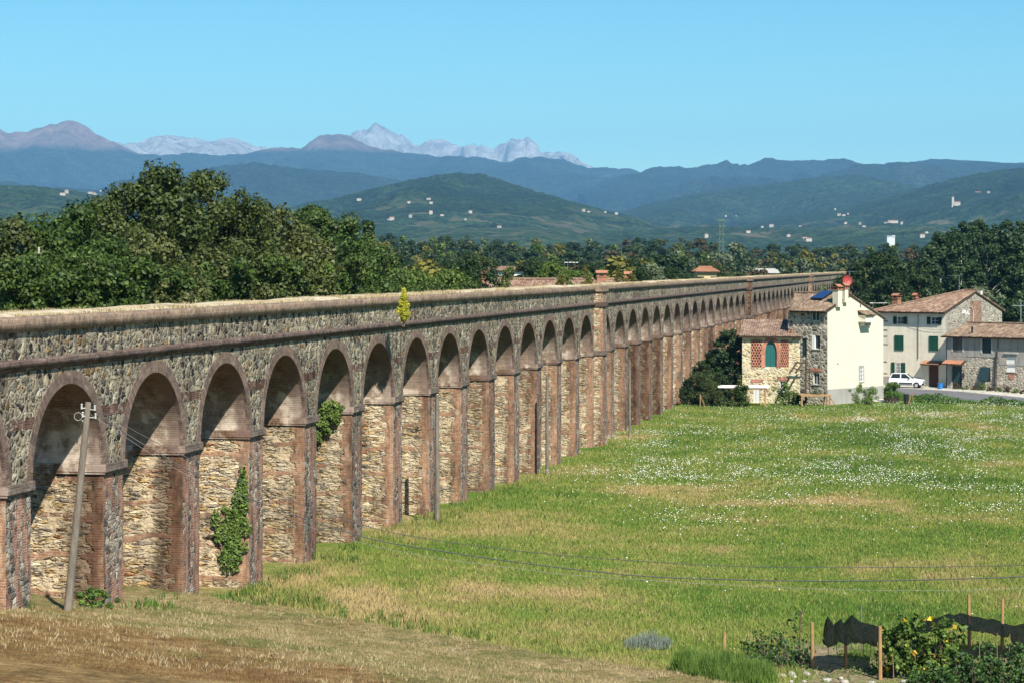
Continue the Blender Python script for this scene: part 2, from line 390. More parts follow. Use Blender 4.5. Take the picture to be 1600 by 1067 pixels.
for k in range(4):
    V, F, UV = displaced_box(-PW / 2 + .05, PW / 2 - .05, .02, DEP - .02, -.8, ZS - .25, k)
    p = np_mesh('pier', V, F, M_PI, aq, UV, smooth=False)
    band(p, 'impost', -PW / 2, PW / 2, 0, DEP, ZS - .22, ZS + .02, M_IMP)
    pier_src.append(p)
# one bay: spandrel walls and vault between two pier centres
def bay_mesh(w0=P / 2, w1=P / 2, ztop=10.06):
    V = []; F = []; UV = []; MI = []
    def quad(p, u, mi):
        i = len(V); V.extend(p); UV.extend(u); F.append([i, i + 1, i + 2, i + 3]); MI.append(mi)
    NA = 28; ang = [math.pi * k / NA for k in range(NA + 1)]
    for d, flip in ((0.0, 1), (DEP, -1)):
        for k in range(NA):
            a0, a1 = ang[k], ang[k + 1]
            x0, z0 = -RAD * math.cos(a0), ZS + RAD * math.sin(a0); x1, z1 = -RAD * math.cos(a1), ZS + RAD * math.sin(a1)
            nn = 6
            for j in range(nn):
                ta, tb = j / nn, (j + 1) / nn
                pts = [(x0, z0 + (ztop - z0) * ta), (x1, z1 + (ztop - z1) * ta), (x1, z1 + (ztop - z1) * tb), (x0, z0 + (ztop - z0) * tb)]
                if flip < 0: pts = pts[::-1]
                quad([(a, d, b) for a, b in pts], [(a, b) for a, b in pts], 0)
        for sx, w in ((-1, w0), (1, w1)):
            a, b = (-w, -RAD) if sx < 0 else (RAD, w)
            pts = [(a, ZS + .02), (b, ZS + .02), (b, ztop), (a, ztop)]
            if flip < 0: pts = pts[::-1]
            quad([(q[0], d, q[1]) for q in pts], [q for q in pts], 0)
    for k in range(NA):
        for j in range(8):
            a0, a1 = ang[k], ang[k + 1]; y0, y1 = DEP * j / 8, DEP * (j + 1) / 8
            P_ = [(-RAD * math.cos(a0), y0, ZS + RAD * math.sin(a0)), (-RAD * math.cos(a0), y1, ZS + RAD * math.sin(a0)), (-RAD * math.cos(a1), y1, ZS + RAD * math.sin(a1)), (-RAD * math.cos(a1), y0, ZS + RAD * math.sin(a1))]
            quad(P_, [(RAD * a0, y0), (RAD * a0, y1), (RAD * a1, y1), (RAD * a1, y0)], 1)
    return np.array(V), np.array(F), np.array(UV), MI
def ring_mb(front=True):
    b = MB(); NA = 36
    for k in range(NA):
        a0, a1 = math.pi * k / NA, math.pi * (k + 1) / NA
        def pt(r, a, d): return (-r * math.cos(a), d, ZS + .02 + r * math.sin(a))
        r0, r1 = RAD - .012, RAD + .36
        for (d, ra, rb) in (((-.014, r0, r1),) if front else ((DEP + .014, r1, r0),)):
            b.face([pt(ra, a0, d), pt(ra, a1, d), pt(rb, a1, d), pt(rb, a0, d)][::-1], 0, [(a0 * RAD, ra), (a1 * RAD, ra), (a1 * RAD, rb), (a0 * RAD, rb)][::-1])
        for d, d2 in (((-.014, .1),) if front else ((DEP + .014, DEP - .1),)):
            for r in (r0, r1):
                b.face([pt(r, a0, d), pt(r, a1, d), pt(r, a1, d2), pt(r, a0, d2)], 0, [(a0 * RAD, 0), (a1 * RAD, 0), (a1 * RAD, .13), (a0 * RAD, .13)])
    return b
ring0 = None
def add_bay(s, w0, w1):
    global ring0
    key = (round(w0, 3), round(w1, 3))
    if key not in bay_cache:
        V, F, UV, MI = bay_mesh(w0, w1); bay_cache[key] = (V, F, UV, MI)
    V, F, UV, MI = bay_cache[key]
    UV2 = UV.copy(); UV2[:, 0] += s
    V2 = V.copy()
    isf = (np.abs(V[:, 1]) < .01)
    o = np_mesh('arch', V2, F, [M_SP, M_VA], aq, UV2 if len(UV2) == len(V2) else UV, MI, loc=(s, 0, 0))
    if ring0 is None:
        ring0 = [ring_mb(k).build('arch_ring', M_RING, o) for k in (True, False)]
    else:
        for q in ring0: r = q.copy(); COL.objects.link(r); r.parent = o
    return o
bay_cache = {}
SECT = []                                        # (s of the first arch centre, count, width of wide pier after it)
s_c = -3 * P; first = True; k_p = 0
pier_s = []; wide_s = []; arch_list = []
for cnt in (17, 16, 16, 16, 8):
    for j in range(cnt):
        w0 = P / 2; w1 = P / 2
        if j == 0 and not first: w0 = RAD + WIDE / 2
        if j == cnt - 1: w1 = RAD + WIDE / 2
        arch_list.append((s_c, w0, w1))
        if j < cnt - 1: pier_s.append(s_c + P / 2); s_c += P
    wide_s.append(s_c + RAD + WIDE / 2); s_c += 2 * RAD + WIDE; first = False
pier_s.insert(0, -3 * P - P / 2)
for i, s in enumerate(pier_s):
    src = pier_src[i % 4]
    o = src if i < 4 else copy_thing(src, aq)
    o.parent = aq; o.location = (s, 0, 0)
for s, w0, w1 in arch_list: add_bay(s, w0, w1)
# wide piers with their projecting buttress
for i, s in enumerate(wide_s):
    V, F, UV = displaced_box(-WIDE / 2 + .05, WIDE / 2 - .05, .02, DEP - .02, -.8, ZS - .25, 7 + i)
    p = np_mesh('wide_pier', V, F, M_PI, aq, UV, loc=(s, 0, 0))
    band(p, 'impost', -WIDE / 2, WIDE / 2, 0, DEP, ZS - .27, ZS + .02, M_IMP)
    V, F, UV = displaced_box(-.85, .85, -.62, .05, -.8, 11.14, 17 + i, .02); UV[:, 0] += np.where(UV[:, 0] < 5, .22, 0)
    bt = np_mesh('buttress', V, F, M_PI, p, UV)
    for (za, zb, pr, mt) in ((ZS - .27, ZS + .02, .09, M_IMP), (10.06, 10.36, .1, M_STR), (11.12, 11.5, .12, M_COP)):
        MB().box(-.85 - pr, .85 + pr, -.62 - pr, -.02 - pr * .9, za, zb).build('buttress_band', mt, p)
S0, S1 = -3 * P - P, wide_s[-1]
# upper wall, string course and coping: one run between each pair of wide piers
edges = [S0] + wide_s
for a, b in zip(edges[:-1], edges[1:]):
    n = int((b - a) / .5); xs = np.linspace(a, b, n + 1)
    def run(name, prof, mat, jit, seed, cl=True):
        V = []; UV = []
        m = len(prof)
        acc = [0]
        for k in range(1, m): acc.append(acc[-1] + math.hypot(prof[k][0] - prof[k - 1][0], prof[k][1] - prof[k - 1][1]))
        for x in xs:
            for k, (d, z) in enumerate(prof):
                j1 = (vnoise(x * 1.3, k * 3.3, seed) - .5) * jit; j2 = (vnoise(x * .8, k * 5.1, seed + 3) - .5) * jit * .8
                V.append((x, d + float(j1), z + float(j2))); UV.append((x, prof[0][1] + (acc[k])))
        return np_mesh(name, V, grid_faces(len(xs), m), mat, aq, UV)
    run('upper_wall', [(0, 10.3), (0, 11.15)], M_SP, .03, 31)
    run('upper_wall', [(DEP, 11.15), (DEP, 10.3)], M_SP, .03, 32)
    run('string_course', [(.0, 10.03), (-.05, 10.05), (-.05, 10.13), (-.12, 10.14), (-.13, 10.34), (.01, 10.37)], M_STR, .02, 33)
    run('string_course', [(DEP, 10.37), (DEP + .13, 10.34), (DEP + .12, 10.14), (DEP, 10.03)], M_STR, .02, 34)
    run('coping', [(.02, 11.1), (-.11, 11.12), (-.12, 11.47), (-.05, 11.5), (.34, 11.5), (.36, 11.4)], M_COP, .03, 35)
    run('coping', [(DEP - .36, 11.4), (DEP - .34, 11.5), (DEP + .12, 11.47), (DEP + .11, 11.12), (DEP, 11.1)], M_COP, .03, 36)
    run('deck', [(.34, 11.42), (DEP * .35, 11.56), (DEP * .65, 11.58), (DEP - .34, 11.42)], M_DECK, .12, 37)
# ------------------------------------------------------------------ ground
def field_color(g, p):
    """colour of the meadow: green, yellow green and straw patches"""
    a = g.noise(g.vec(p, (1, .8, 0)), .06, 5, .65); b = g.noise(g.vec(p, (1, 1, 0), (40, 12, 0)), .16, 4, .65)
    c = g.noise(g.vec(p, (1, 1, 0), (9, 77, 0)), .9, 4, .6)
    xyz = g.sep(p)
    dry = g.math('ADD', g.math('MULTIPLY', g.math('SUBTRACT', a, .5), 1.5), g.math('MULTIPLY', g.math('SUBTRACT', b, .5), 1.0))
    dry = g.math('ADD', dry, g.math('MULTIPLY', g.math('SUBTRACT', c, .5), .42))
    near = g.step(xyz[1], 150, 100, 0, .06)                    # the near end of the meadow is drier
    left = g.math('MULTIPLY', g.step(xyz[0], 14, -4, 0, .10), g.step(xyz[1], 150, 120))
    dry = g.math('ADD', g.math('ADD', dry, near), left)
    col = g.ramp(g.math('ADD', dry, .46), [(.22, (.066, .135, .020)), (.42, (.118, .190, .030)), (.57, (.180, .220, .048)), (.69, (.27, .245, .085)), (.84, (.38, .29, .14))])
    return col
def mown_color(g, p):
    a = g.noise(g.vec(p, (1, 1, 0), (5, 1, 0)), .35, 5, .7); b = g.noise(p, 2.2, 5, .75)
    return g.ramp(g.math('ADD', g.math('MULTIPLY', a, .6), g.math('MULTIPLY', b, .4)), [(.34, (.10, .13, .03)), (.43, (.19, .185, .065)), (.52, (.30, .235, .105)), (.62, (.42, .33, .175)), (.72, (.22, .14, .06))])
def fine_detail(g, p, col, k=.35):
    f = g.noise(g.vec(p, (1, 1, .3)), 2.6, 5, .75); f2 = g.noise(p, 11, 3, .7)
    col = g.mul(col, g.ramp(f, [(.3, (1 - k,) * 3), (.7, (1 + k,) * 3)]))
    return g.mul(col, g.ramp(f2, [(.3, (1 - k,) * 3), (.7, (1 + k,) * 3)]))
def ground_mat():
    g = G('ground_soil_and_turf', .95, .1); p = g.pos()
    att = lambda nme: g.n('Attribute', {'attribute_name': nme}).outputs['Fac']
    col = fine_detail(g, p, field_color(g, p))
    a = g.noise(g.vec(p, (1, 1, 0), (5, 1, 0)), .35, 5, .7); b = g.noise(p, 2.2, 5, .75)
    mown = g.ramp(g.math('ADD', g.math('MULTIPLY', a, .6), g.math('MULTIPLY', b, .4)),
                  [(.34, (.085, .115, .028)), (.43, (.165, .165, .055)), (.52, (.26, .205, .09)), (.62, (.36, .28, .145)), (.72, (.20, .125, .055))])
    brown = g.ramp(g.math('ADD', g.math('MULTIPLY', a, .5), g.math('MULTIPLY', b, .5)),
                   [(.36, (.11, .065, .028)), (.47, (.20, .115, .045)), (.56, (.29, .19, .08)), (.66, (.38, .28, .135))])
    mown = g.mix(att('brown'), mown, brown)
    mown = fine_detail(g, p, mown, .42)
    col = g.mix(att('mown'), col, mown)
    soil = fine_detail(g, p, g.ramp(b, [(.35, (.20, .145, .09)), (.6, (.36, .28, .18))]), .3)
    col = g.mix(att('soil'), col, soil)
    col = g.mix(att('far'), col, g.ramp(g.noise(p, .02, 4), [(.4, (.05, .085, .02)), (.6, (.10, .13, .04))]))
    h = g.math('ADD', g.noise(p, 3.5, 5, .75), g.math('MULTIPLY', g.noise(p, 16, 3, .7), .35))
    g.bump(h, 1.0, .22)
    return g.done(col)
def axis(fine0, fine1, st, lo, hi):
    a = list(np.arange(fine0, fine1 + 1e-6, st)); d = st
    x = fine1
    while x < hi: d *= 1.25; x += d; a.append(min(x, hi))
    x = fine0; d = st; pre = []
    while x > lo: d *= 1.25; x -= d; pre.append(max(x, lo))
    return np.array(pre[::-1] + a)
gx = axis(-22, 62, .42, -18000, 18000); gy = axis(44, 232, .5, -3000, 19500)
XX, YY = np.meshgrid(gx, gy, indexing='ij'); ZZ = hgt(XX, YY)
ground = np_mesh('ground', np.stack([XX, YY, ZZ], -1).reshape(-1, 3), grid_faces(len(gx), len(gy)), ground_mat(), smooth=True)
tag(ground, kind='structure')
def mown_f(X, Y):
    q = bank_q(X, Y) + .9 * (fbm(X * .25, Y * .25, 3, 2) - .5)
    q = q + 1.6 * (fbm(X * .8, Y * .8, 5, 3) - .5)
    pth = ss(3.2, .6, np.abs((Y - 72) - 0 * X) ) * ss(16.5, 19, X)
    return np.maximum(ss(-.5, 1.2, q), pth * 0)
vattr(ground, 'mown', mown_f(XX, YY))
def brown_f(X, Y):
    q = bank_q(X, Y) + 5 * (fbm(X * .5, Y * .5, 8, 4) - .5) * 1.6
    return ss(12.8, 18.0, q) * .8 + .25 * ss(.58, .7, fbm(X * .4, Y * .4, 15, 3))
vattr(ground, 'brown', np.clip(brown_f(XX, YY), 0, 1))
def soil_f(X, Y):
    n = fbm(X * .7, Y * .7, 25, 3) - .5
    return np.clip(ss(73.0, 70.5, Y + 3 * n) * ss(8.3, 9.6, X + 2 * n) * ss(.38, .6, fbm(X * .35, Y * .35, 26, 2) + .12), 0, 1) * .9
vattr(ground, 'soil', soil_f(XX, YY))
vattr(ground, 'far', ss(232, 260, YY))

# road, forecourt and the strip of gravel in front of the houses
def strip(name, c0, dirv, half0, half1, t0, t1, mat, dz, n=120, m=14):
    d = Vector((dirv[0], dirv[1])).normalized(); nn = Vector((-d.y, d.x))
    V = []; UV = []
    for i in range(n + 1):
        t = t0 + (t1 - t0) * i / n
        for j in range(m + 1):
            w = half0 + (half1 - half0) * j / m
            x = c0[0] + d.x * t + nn.x * w; y = c0[1] + d.y * t + nn.y * w
            V.append((x, y, hz(x, y) + dz)); UV.append((t, w))
    return tag(np_mesh(name, V, grid_faces(n + 1, m + 1), mat, None, UV, smooth=True), kind='structure')
def asphalt_mat():
    g = G('asphalt', .9, .2); uv = g.sep(g.uv()); p = g.pos()
    c = g.ramp(g.noise(p, 1.4, 5, .7), [(.3, (.10, .10, .105)), (.7, (.16, .16, .165))])
    wh = g.noise(g.comb(g.math('MULTIPLY', uv[0], .05), uv[1], 0), 1.3, 3)
    c = g.mul(c, g.ramp(wh, [(.35, (.8,) * 3), (.65, (1.2,) * 3)])); g.bump(g.noise(p, 60, 2), .2, .01)
    return g.done(c)
def gravel_mat():
    g = G('pale_gravel', .95, .1); p = g.pos()
    c = g.ramp(g.noise(p, 2.2, 5, .75), [(.3, (.26, .24, .20)), (.5, (.42, .40, .35)), (.7, (.52, .50, .45))])
    gr = g.step(g.noise(p, .8, 4, .7), .56, .64); c = g.mix(g.math('MULTIPLY', gr, .7), c, (.16, .20, .06))
    g.bump(g.noise(p, 20, 3), .4, .03); return g.done(c)
M_ASPH = asphalt_mat(); M_GRAV = gravel_mat()
RC = (47.2, 200.6); RD = (.7071, -.7071)
strip('road', RC, RD, -3.5, 3.5, -60, 40, M_ASPH, .06)
strip('forecourt', RC, RD, 3.48, 9.6, -32, 22, M_GRAV, .055)
strip('gravel_yard', RC, RD, -9.0, -3.48, -30, -9.5, M_GRAV, .05)

# ------------------------------------------------------------------ mountains and hills
def mountain_mat(name, forest, rock, z_rock=None, rock_w=150, patch=.0, patch_c=(.3, .28, .15)):
    g = G(name, .95, .05); p = g.pos(); xyz = g.sep(p)
    f = g.ramp(g.noise(p, .0035, 6, .7), [(.35, tuple(c * .6 for c in forest)), (.65, tuple(c * 1.45 for c in forest))])
    f = g.mul(f, g.ramp(g.noise(p, .03, 4, .7), [(.35, (.55,) * 3), (.65, (1.45,) * 3)]))
    f = g.mul(f, g.ramp(g.noise(g.vec(p, (1, .5, 1)), .11, 4, .75), [(.38, (.45,) * 3), (.62, (1.6,) * 3)]))
    if patch > 0:
        vc = g.voro(g.vadd(p, g.vscale(g.noise(p, .01, 3, .6, 0, True), 40)), .03)[1]; r = g.sep(vc)
        zone = g.step(g.noise(p, .0035, 5, .65), .50, .57)
        lo = g.step(g.math('ADD', xyz[2], g.math('MULTIPLY', g.math('SUBTRACT', g.noise(p, .004, 3), .5), 160)), 150, 80)
        m = g.math('MULTIPLY', g.math('MULTIPLY', zone, lo), g.math('GREATER_THAN', r[0], 1 - patch))
        f = g.mix(m, f, g.ramp(r[1], [(0, tuple(c * .6 for c in patch_c)), (.5, (.10, .13, .045)), (1, (.24, .20, .13))]))
    if z_rock is not None:
        zz = g.math('ADD', xyz[2], g.math('MULTIPLY', g.math('SUBTRACT', g.noise(p, .0022, 6, .75), .5), rock_w * 4.0))
        rk = g.ramp(g.noise(g.vec(p, (1, 1, .35)), .006, 6, .7), [(.36, tuple(c * .5 for c in rock)), (.62, tuple(c * 1.3 for c in rock))])
        f = g.mix(g.step(zz, z_rock - rock_w, z_rock + rock_w), f, rk)
    g.bump(g.noise(p, .006, 8, .75), 1.0, 150)
    return g.done(f)
RIDGES = {}
def ridge(name, prof, Y0, run, mat, seed, rough=.2, wl=1.0, zb=20, nu=560, nv=64, power=1.25, crest=1.0):
    px = np.array([p[0] for p in prof], float); py = np.array([p[1] for p in prof], float)
    u = np.linspace(px[0], px[-1], nu); v = np.linspace(-.25, 1, nv)
    yy = np.interp(u, px, py)
    yy = yy + crest * (fbm(u / 9.0, u * 0, seed, 4) - .5) * 5.0
    Zc = CAMZ + (416 - yy) / 3400 * Y0; Xc = (u - 800) / 3400 * Y0
    U, Vv = np.meshgrid(np.arange(nu), v, indexing='ij')
    X = np.repeat(Xc[:, None], nv, 1).copy(); Zr = np.repeat(Zc[:, None], nv, 1)
    H = Zr - zb
    t = np.clip(Vv, 0, 1); back = np.clip(-Vv, 0, 1) / .25
    Y = Y0 - t * run + back * run * .5
    prof_ = (1 - t) ** power
    s = Y0 / 1000 * 60 * wl
    gl = ridged(X / (s * 2.2), Y / (s * 6.0), seed + 3, 4) - .55                       # spurs and gullies running downhill
    gm = fbm(X / (s * 3), Y / (s * 3), seed + 7, 5) - .5
    env = np.clip(t * 5, 0, 1) * np.clip((1 - t) * 2.2, 0, 1)
    Z = zb + H * prof_ + H * rough * env * (gl * 1.9 + gm * 1.3) * 2.2
    lim = CAMZ + (Zr - CAMZ) * Y / Y0 - 4 * t * (Y0 / 1000)          # spurs stay below the crest line
    Z = np.where(t > 0, np.minimum(Z, lim), Z) * (1 - back * .6)
    o = np_mesh(name, np.stack([X, Y, Z], -1).reshape(-1, 3), grid_faces(nu, nv), mat, smooth=True)
    tag(o, kind='structure'); RIDGES[seed] = (X, Y, Z)
    return o
m_white = mountain_mat('limestone_peak', (.18, .18, .16), (.58, .58, .56), 560, 60)
m_brown = mountain_mat('bare_brown_mountain', (.04, .055, .03), (.34, .23, .19), 675, 28)
m_blue = mountain_mat('forested_mountain', (.035, .05, .028), (.2, .15, .12), 900, 60)
m_hill = mountain_mat('wooded_hill', (.036, .066, .022), (.3, .25, .2), None, patch=.40)
m_foot = mountain_mat('farmed_foothill', (.046, .082, .026), (.3, .25, .2), None, patch=.45)
ridge('mountain_ridge', [(460, 262), (520, 240), (548, 222), (560, 208), (575, 198), (588, 189), (600, 195), (615, 202), (630, 208), (645, 219), (655, 221), (670, 214), (690, 214), (705, 222), (720, 227), (750, 227), (770, 233), (790, 221), (800, 215), (825, 212), (838, 223), (842, 235), (860, 238), (885, 239), (900, 247), (915, 257), (925, 268), (990, 290)], 16000, 4200, m_white, 101, .30, .35, power=1.0, crest=1.6, nu=1100)
ridge('mountain_ridge', [(170, 262), (205, 240), (222, 232), (240, 222), (265, 212), (290, 214), (320, 219), (340, 223), (360, 215), (380, 221), (400, 229), (415, 231), (440, 240), (480, 262)], 15500, 4200, m_white, 102, .26, .6, power=1.1, crest=1.2)
ridge('mountain_ridge', [(-160, 200), (-60, 194), (0, 199), (15, 206), (40, 204), (60, 199), (80, 193), (105, 186), (120, 186), (135, 194), (150, 206), (175, 216), (200, 228), (222, 238), (260, 240), (300, 236), (330, 240), (380, 238), (430, 228), (455, 228), (470, 231), (485, 221), (500, 210), (530, 208), (550, 211), (570, 225), (600, 232), (640, 240), (680, 244), (720, 244), (760, 248), (790, 254), (820, 246), (850, 246), (880, 250), (920, 262), (960, 262), (985, 264), (998, 270), (1040, 290)], 12500, 4200, m_brown, 103, .26, .9, power=1.3)
ridge('mountain_ridge', [(900, 300), (960, 276), (998, 269), (1010, 266), (1030, 261), (1060, 259), (1080, 263), (1110, 256), (1135, 250), (1155, 257), (1170, 255), (1195, 246), (1230, 249), (1270, 249), (1320, 247), (1340, 253), (1365, 264), (1390, 261), (1440, 250), (1480, 250), (1560, 253), (1600, 252), (1700, 250), (1780, 255)], 10500, 3600, m_blue, 104, .24, .9, power=1.3)
ridge('foothill_range', [(-200, 270), (-60, 276), (0, 282), (60, 290), (150, 296), (220, 282), (300, 268), (350, 258), (400, 252), (430, 258), (470, 262), (550, 268), (600, 276), (660, 290), (720, 300), (800, 318), (900, 340)], 8200, 3000, m_blue, 105, .24, .8, power=1.35)
ridge('foothill_range', [(920, 345), (1000, 322), (1050, 310), (1100, 300), (1150, 294), (1200, 288), (1250, 281), (1330, 273), (1380, 280), (1420, 288), (1460, 296), (1540, 310), (1650, 320)], 6800, 2300, m_hill, 106, .24, .8, power=1.3)
ridge('wooded_hill', [(380, 352), (440, 332), (500, 315), (560, 302), (600, 292), (640, 281), (680, 274), (720, 270), (760, 273), (790, 284), (830, 297), (870, 308), (920, 322), (980, 338), (1030, 350), (1080, 362)], 4800, 1700, m_hill, 107, .22, .8, power=1.25)
ridge('wooded_hill', [(1080, 365), (1180, 345), (1250, 335), (1330, 323), (1380, 310), (1420, 297), (1470, 284), (1520, 272), (1560, 265), (1600, 263), (1700, 262), (1780, 270)], 5200, 2000, m_hill, 108, .22, .8, power=1.25)
ridge('foothill', [(-200, 290), (-60, 292), (0, 288), (60, 292), (120, 298), (160, 308), (250, 326), (400, 334), (460, 328), (520, 330), (600, 345), (720, 352), (860, 352), (1000, 356), (1100, 352), (1200, 356), (1300, 352), (1400, 348), (1500, 350), (1700, 345)], 3900, 1500, m_foot, 109, .20, .7, zb=18, power=1.2, nu=760)

# air: haze that turns the far ridges blue
def haze():
    b = MB().box(-19000, 19000, -3400, 19800, -3, 1180)
    m = bpy.data.materials.new('haze_air'); m.use_nodes = True; nt = m.node_tree
    nt.nodes.remove(nt.nodes['Principled BSDF'])
    v = nt.nodes.new('ShaderNodeVolumePrincipled')
    v.inputs['Color'].default_value = (.25, .60, 1.0, 1); v.inputs['Density'].default_value = HAZE; v.inputs['Anisotropy'].default_value = 0.0
    nt.links.new(v.outputs[0], nt.nodes['Material Output'].inputs['Volume'])
    tag(b.build('haze', m), kind='stuff')
HAZE = 6.0e-5
haze()

# houses scattered on the far hills
M_FW = flat('far_house_plaster', (.40, .37, .31), var=.2); M_FR = flat('far_house_tiles', (.30, .14, .09), var=.2)
def far_house_mesh(w, d, h):
    b = MB(); b.box(-w / 2, w / 2, -d / 2, d / 2, -3, h)
    e = .4; rz = h + d * .22
    A = [(-w / 2 - e, -d / 2 - e, h), (w / 2 + e, -d / 2 - e, h), (w / 2 + e, 0, rz), (-w / 2 - e, 0, rz)]
    B = [(w / 2 + e, d / 2 + e, h), (-w / 2 - e, d / 2 + e, h), (-w / 2 - e, 0, rz), (w / 2 + e, 0, rz)]
    b.face(A, 1); b.face(B, 1); b.face([(-w / 2, -d / 2, h), (-w / 2, 0, rz - .1), (-w / 2, d / 2, h)]); b.face([(w / 2, -d / 2, h), (w / 2, d / 2, h), (w / 2, 0, rz - .1)])
    return b
fh = [far_house_mesh(14, 9, 6.5), far_house_mesh(10, 8, 8), far_house_mesh(20, 10, 6)]
fh_me = []
for i, b in enumerate(fh):
    o = b.build('farmhouse', [M_FW, M_FR]); fh_me.append(o.data); bpy.data.objects.remove(o)
def surf(px, py, seeds):
    best = None
    for sd in seeds:
        X, Y, Z = RIDGES[sd]; m = Y > 100
        u = 800 + X / Y * 3400; w = 416 - (Z - CAMZ) / Y * 3400
        d = (u - px) ** 2 + (w - py) ** 2; i = np.unravel_index(np.argmin(d), d.shape)
        if d[i] < 60 and (best is None or Y[i] < best[1]): best = (X[i], Y[i], Z[i])
    return best
hill_sets = [
 ('small pale farmhouse with red roof on the central wooded hill', 'farmhouses on the central wooded hill', (107,),
  [(560, 312), (627, 309), (647, 318), (676, 307), (670, 314), (673, 320), (717, 319), (674, 336), (642, 342), (607, 344), (612, 343), (729, 343), (727, 346), (912, 331), (920, 333), (946, 333), (938, 338), (962, 335), (780, 358), (788, 361), (690, 340), (515, 317), (638, 319), (735, 334)]),
 ('small pale house with red roof in the hamlets on the right-hand hills', 'houses on the right-hand hills', (108, 106, 109),
  [(1134, 342), (1130, 343), (1150, 341), (1190, 352), (1205, 353), (1250, 356), (1262, 377), (1256, 374), (1305, 329), (1312, 339), (1318, 338), (1325, 336), (1331, 334), (1322, 350), (1345, 345), (1384, 351), (1390, 349), (1394, 347), (1400, 350), (1408, 349), (1488, 327), (1447, 365), (1460, 372), (1420, 371), (1430, 373), (1440, 372), (1490, 302), (1545, 303), (1540, 305), (1528, 304), (1232, 371), (1104, 371), (1098, 373), (1168, 365), (1215, 366), (1280, 368), (1370, 362), (1350, 357)]),
 ('small white house on the blue hillside behind the big tree', 'white houses behind the big tree', (109, 105, 107), [(143, 299), (150, 301), (157, 300), (146, 303), (98, 306), (104, 303)])]
for lab, grp, seeds, pts in hill_sets:
    for px, py in pts:
        s = surf(px, py, seeds)
        if s is None: continue
        k = RNG.integers(0, 3)
        o = bpy.data.objects.new('farmhouse', fh_me[k]); COL.objects.link(o)
        o.location = (s[0], s[1], s[2] + 1.0); o.rotation_euler = (0, 0, RNG.uniform(-.6, .6)); sc = RNG.uniform(.26, .55); o.scale = (sc,) * 3
        tag(o, lab, 'house', grp)
s = surf(1489, 322, (108,)) or (1500, 4800, 120)
b = MB(); b.box(-3, 3, -3, 3, -2, 24); b.face([(-3.2, -3.2, 24), (3.2, -3.2, 24), (0, 0, 27)], 1); b.face([(3.2, -3.2, 24), (3.2, 3.2, 24), (0, 0, 27)], 1); b.face([(3.2, 3.2, 24), (-3.2, 3.2, 24), (0, 0, 27)], 1); b.face([(-3.2, 3.2, 24), (-3.2, -3.2, 24), (0, 0, 27)], 1)
b.box(3, 20, -5, 5, -2, 10); b.face([(3, -5.4, 10), (20.4, -5.4, 10), (20.4, 0, 12.4), (3, 0, 12.4)], 1); b.face([(3, 0, 12.4), (20.4, 0, 12.4), (20.4, 5.4, 10), (3, 5.4, 10)], 1)
o = b.build('hill_church', [M_FW, M_FR]); o.location = s; o.scale = (.7,) * 3
tag(o, 'pale church with square bell tower on the right-hand hillside', 'church')
# white industrial block rising over the woods
p = at(1391, 376, 1900)
o = MB().box(-3.4, 3.4, -4, 4, -26, 3.2).box(-3.6, -.8, -4.5, 4.5, 3.2, 3.8).box(.6, 3.6, -4.5, 4.5, 3.2, 4.3).build('white_block', flat('white_render', (.5, .52, .54), var=.06)); o.location = p
tag(o, 'plain white block rising above the woods', 'building')
# ------------------------------------------------------------------ plants
def leaf_mat(name, c, c2=None, trans=.25, vs=.5, var=.35, rough=.55):
    g = G(name, rough, .25); p = g.objc(); r = g.rand()
    c2 = c2 or tuple(x * 1.5 for x in c)
    v = g.vadd(p, g.comb(g.math('MULTIPLY', r, 50), 0, 0))
    f = g.math('ADD', g.math('MULTIPLY', g.noise(v, vs, 3, .6), .6), g.math('MULTIPLY', g.island(), .4))
    col = g.ramp(f, [(.3, c), (.7, c2)])
    col = g.mul(col, g.ramp(g.island(), [(0, (1 - var,) * 3), (1, (1 + var,) * 3)]))
    col = g.mul(col, g.ramp(r, [(0, (.82, .88, .8)), (1, (1.15, 1.1, 1.1))]))
    g.color(col)
    tr = g.n('BsdfTranslucent', None, {'Color': g.mul(col, (1.2, 1.3, .7))})
    mx = g.n('MixShader', None, {0: trans, 1: g.bsdf.outputs[0], 2: tr.outputs[0]})
    g.nt.links.new(mx.outputs[0], g.out.inputs['Surface'])
    return g.mat
def bark_mat(name, c):
    g = G(name, .9, .1); p = g.objc()
    g.bump(g.noise(g.vec(p, (1, 1, .2)), 8, 4, .7), .6, .03)
    return g.done(g.mul(c, g.ramp(g.noise(g.vec(p, (1, 1, .25)), 5, 4, .7), [(.3, (.6,) * 3), (.7, (1.35,) * 3)])))
M_BARK = bark_mat('bark', (.14, .11, .085)); M_PALEBARK = bark_mat('pale_bark', (.42, .40, .36))
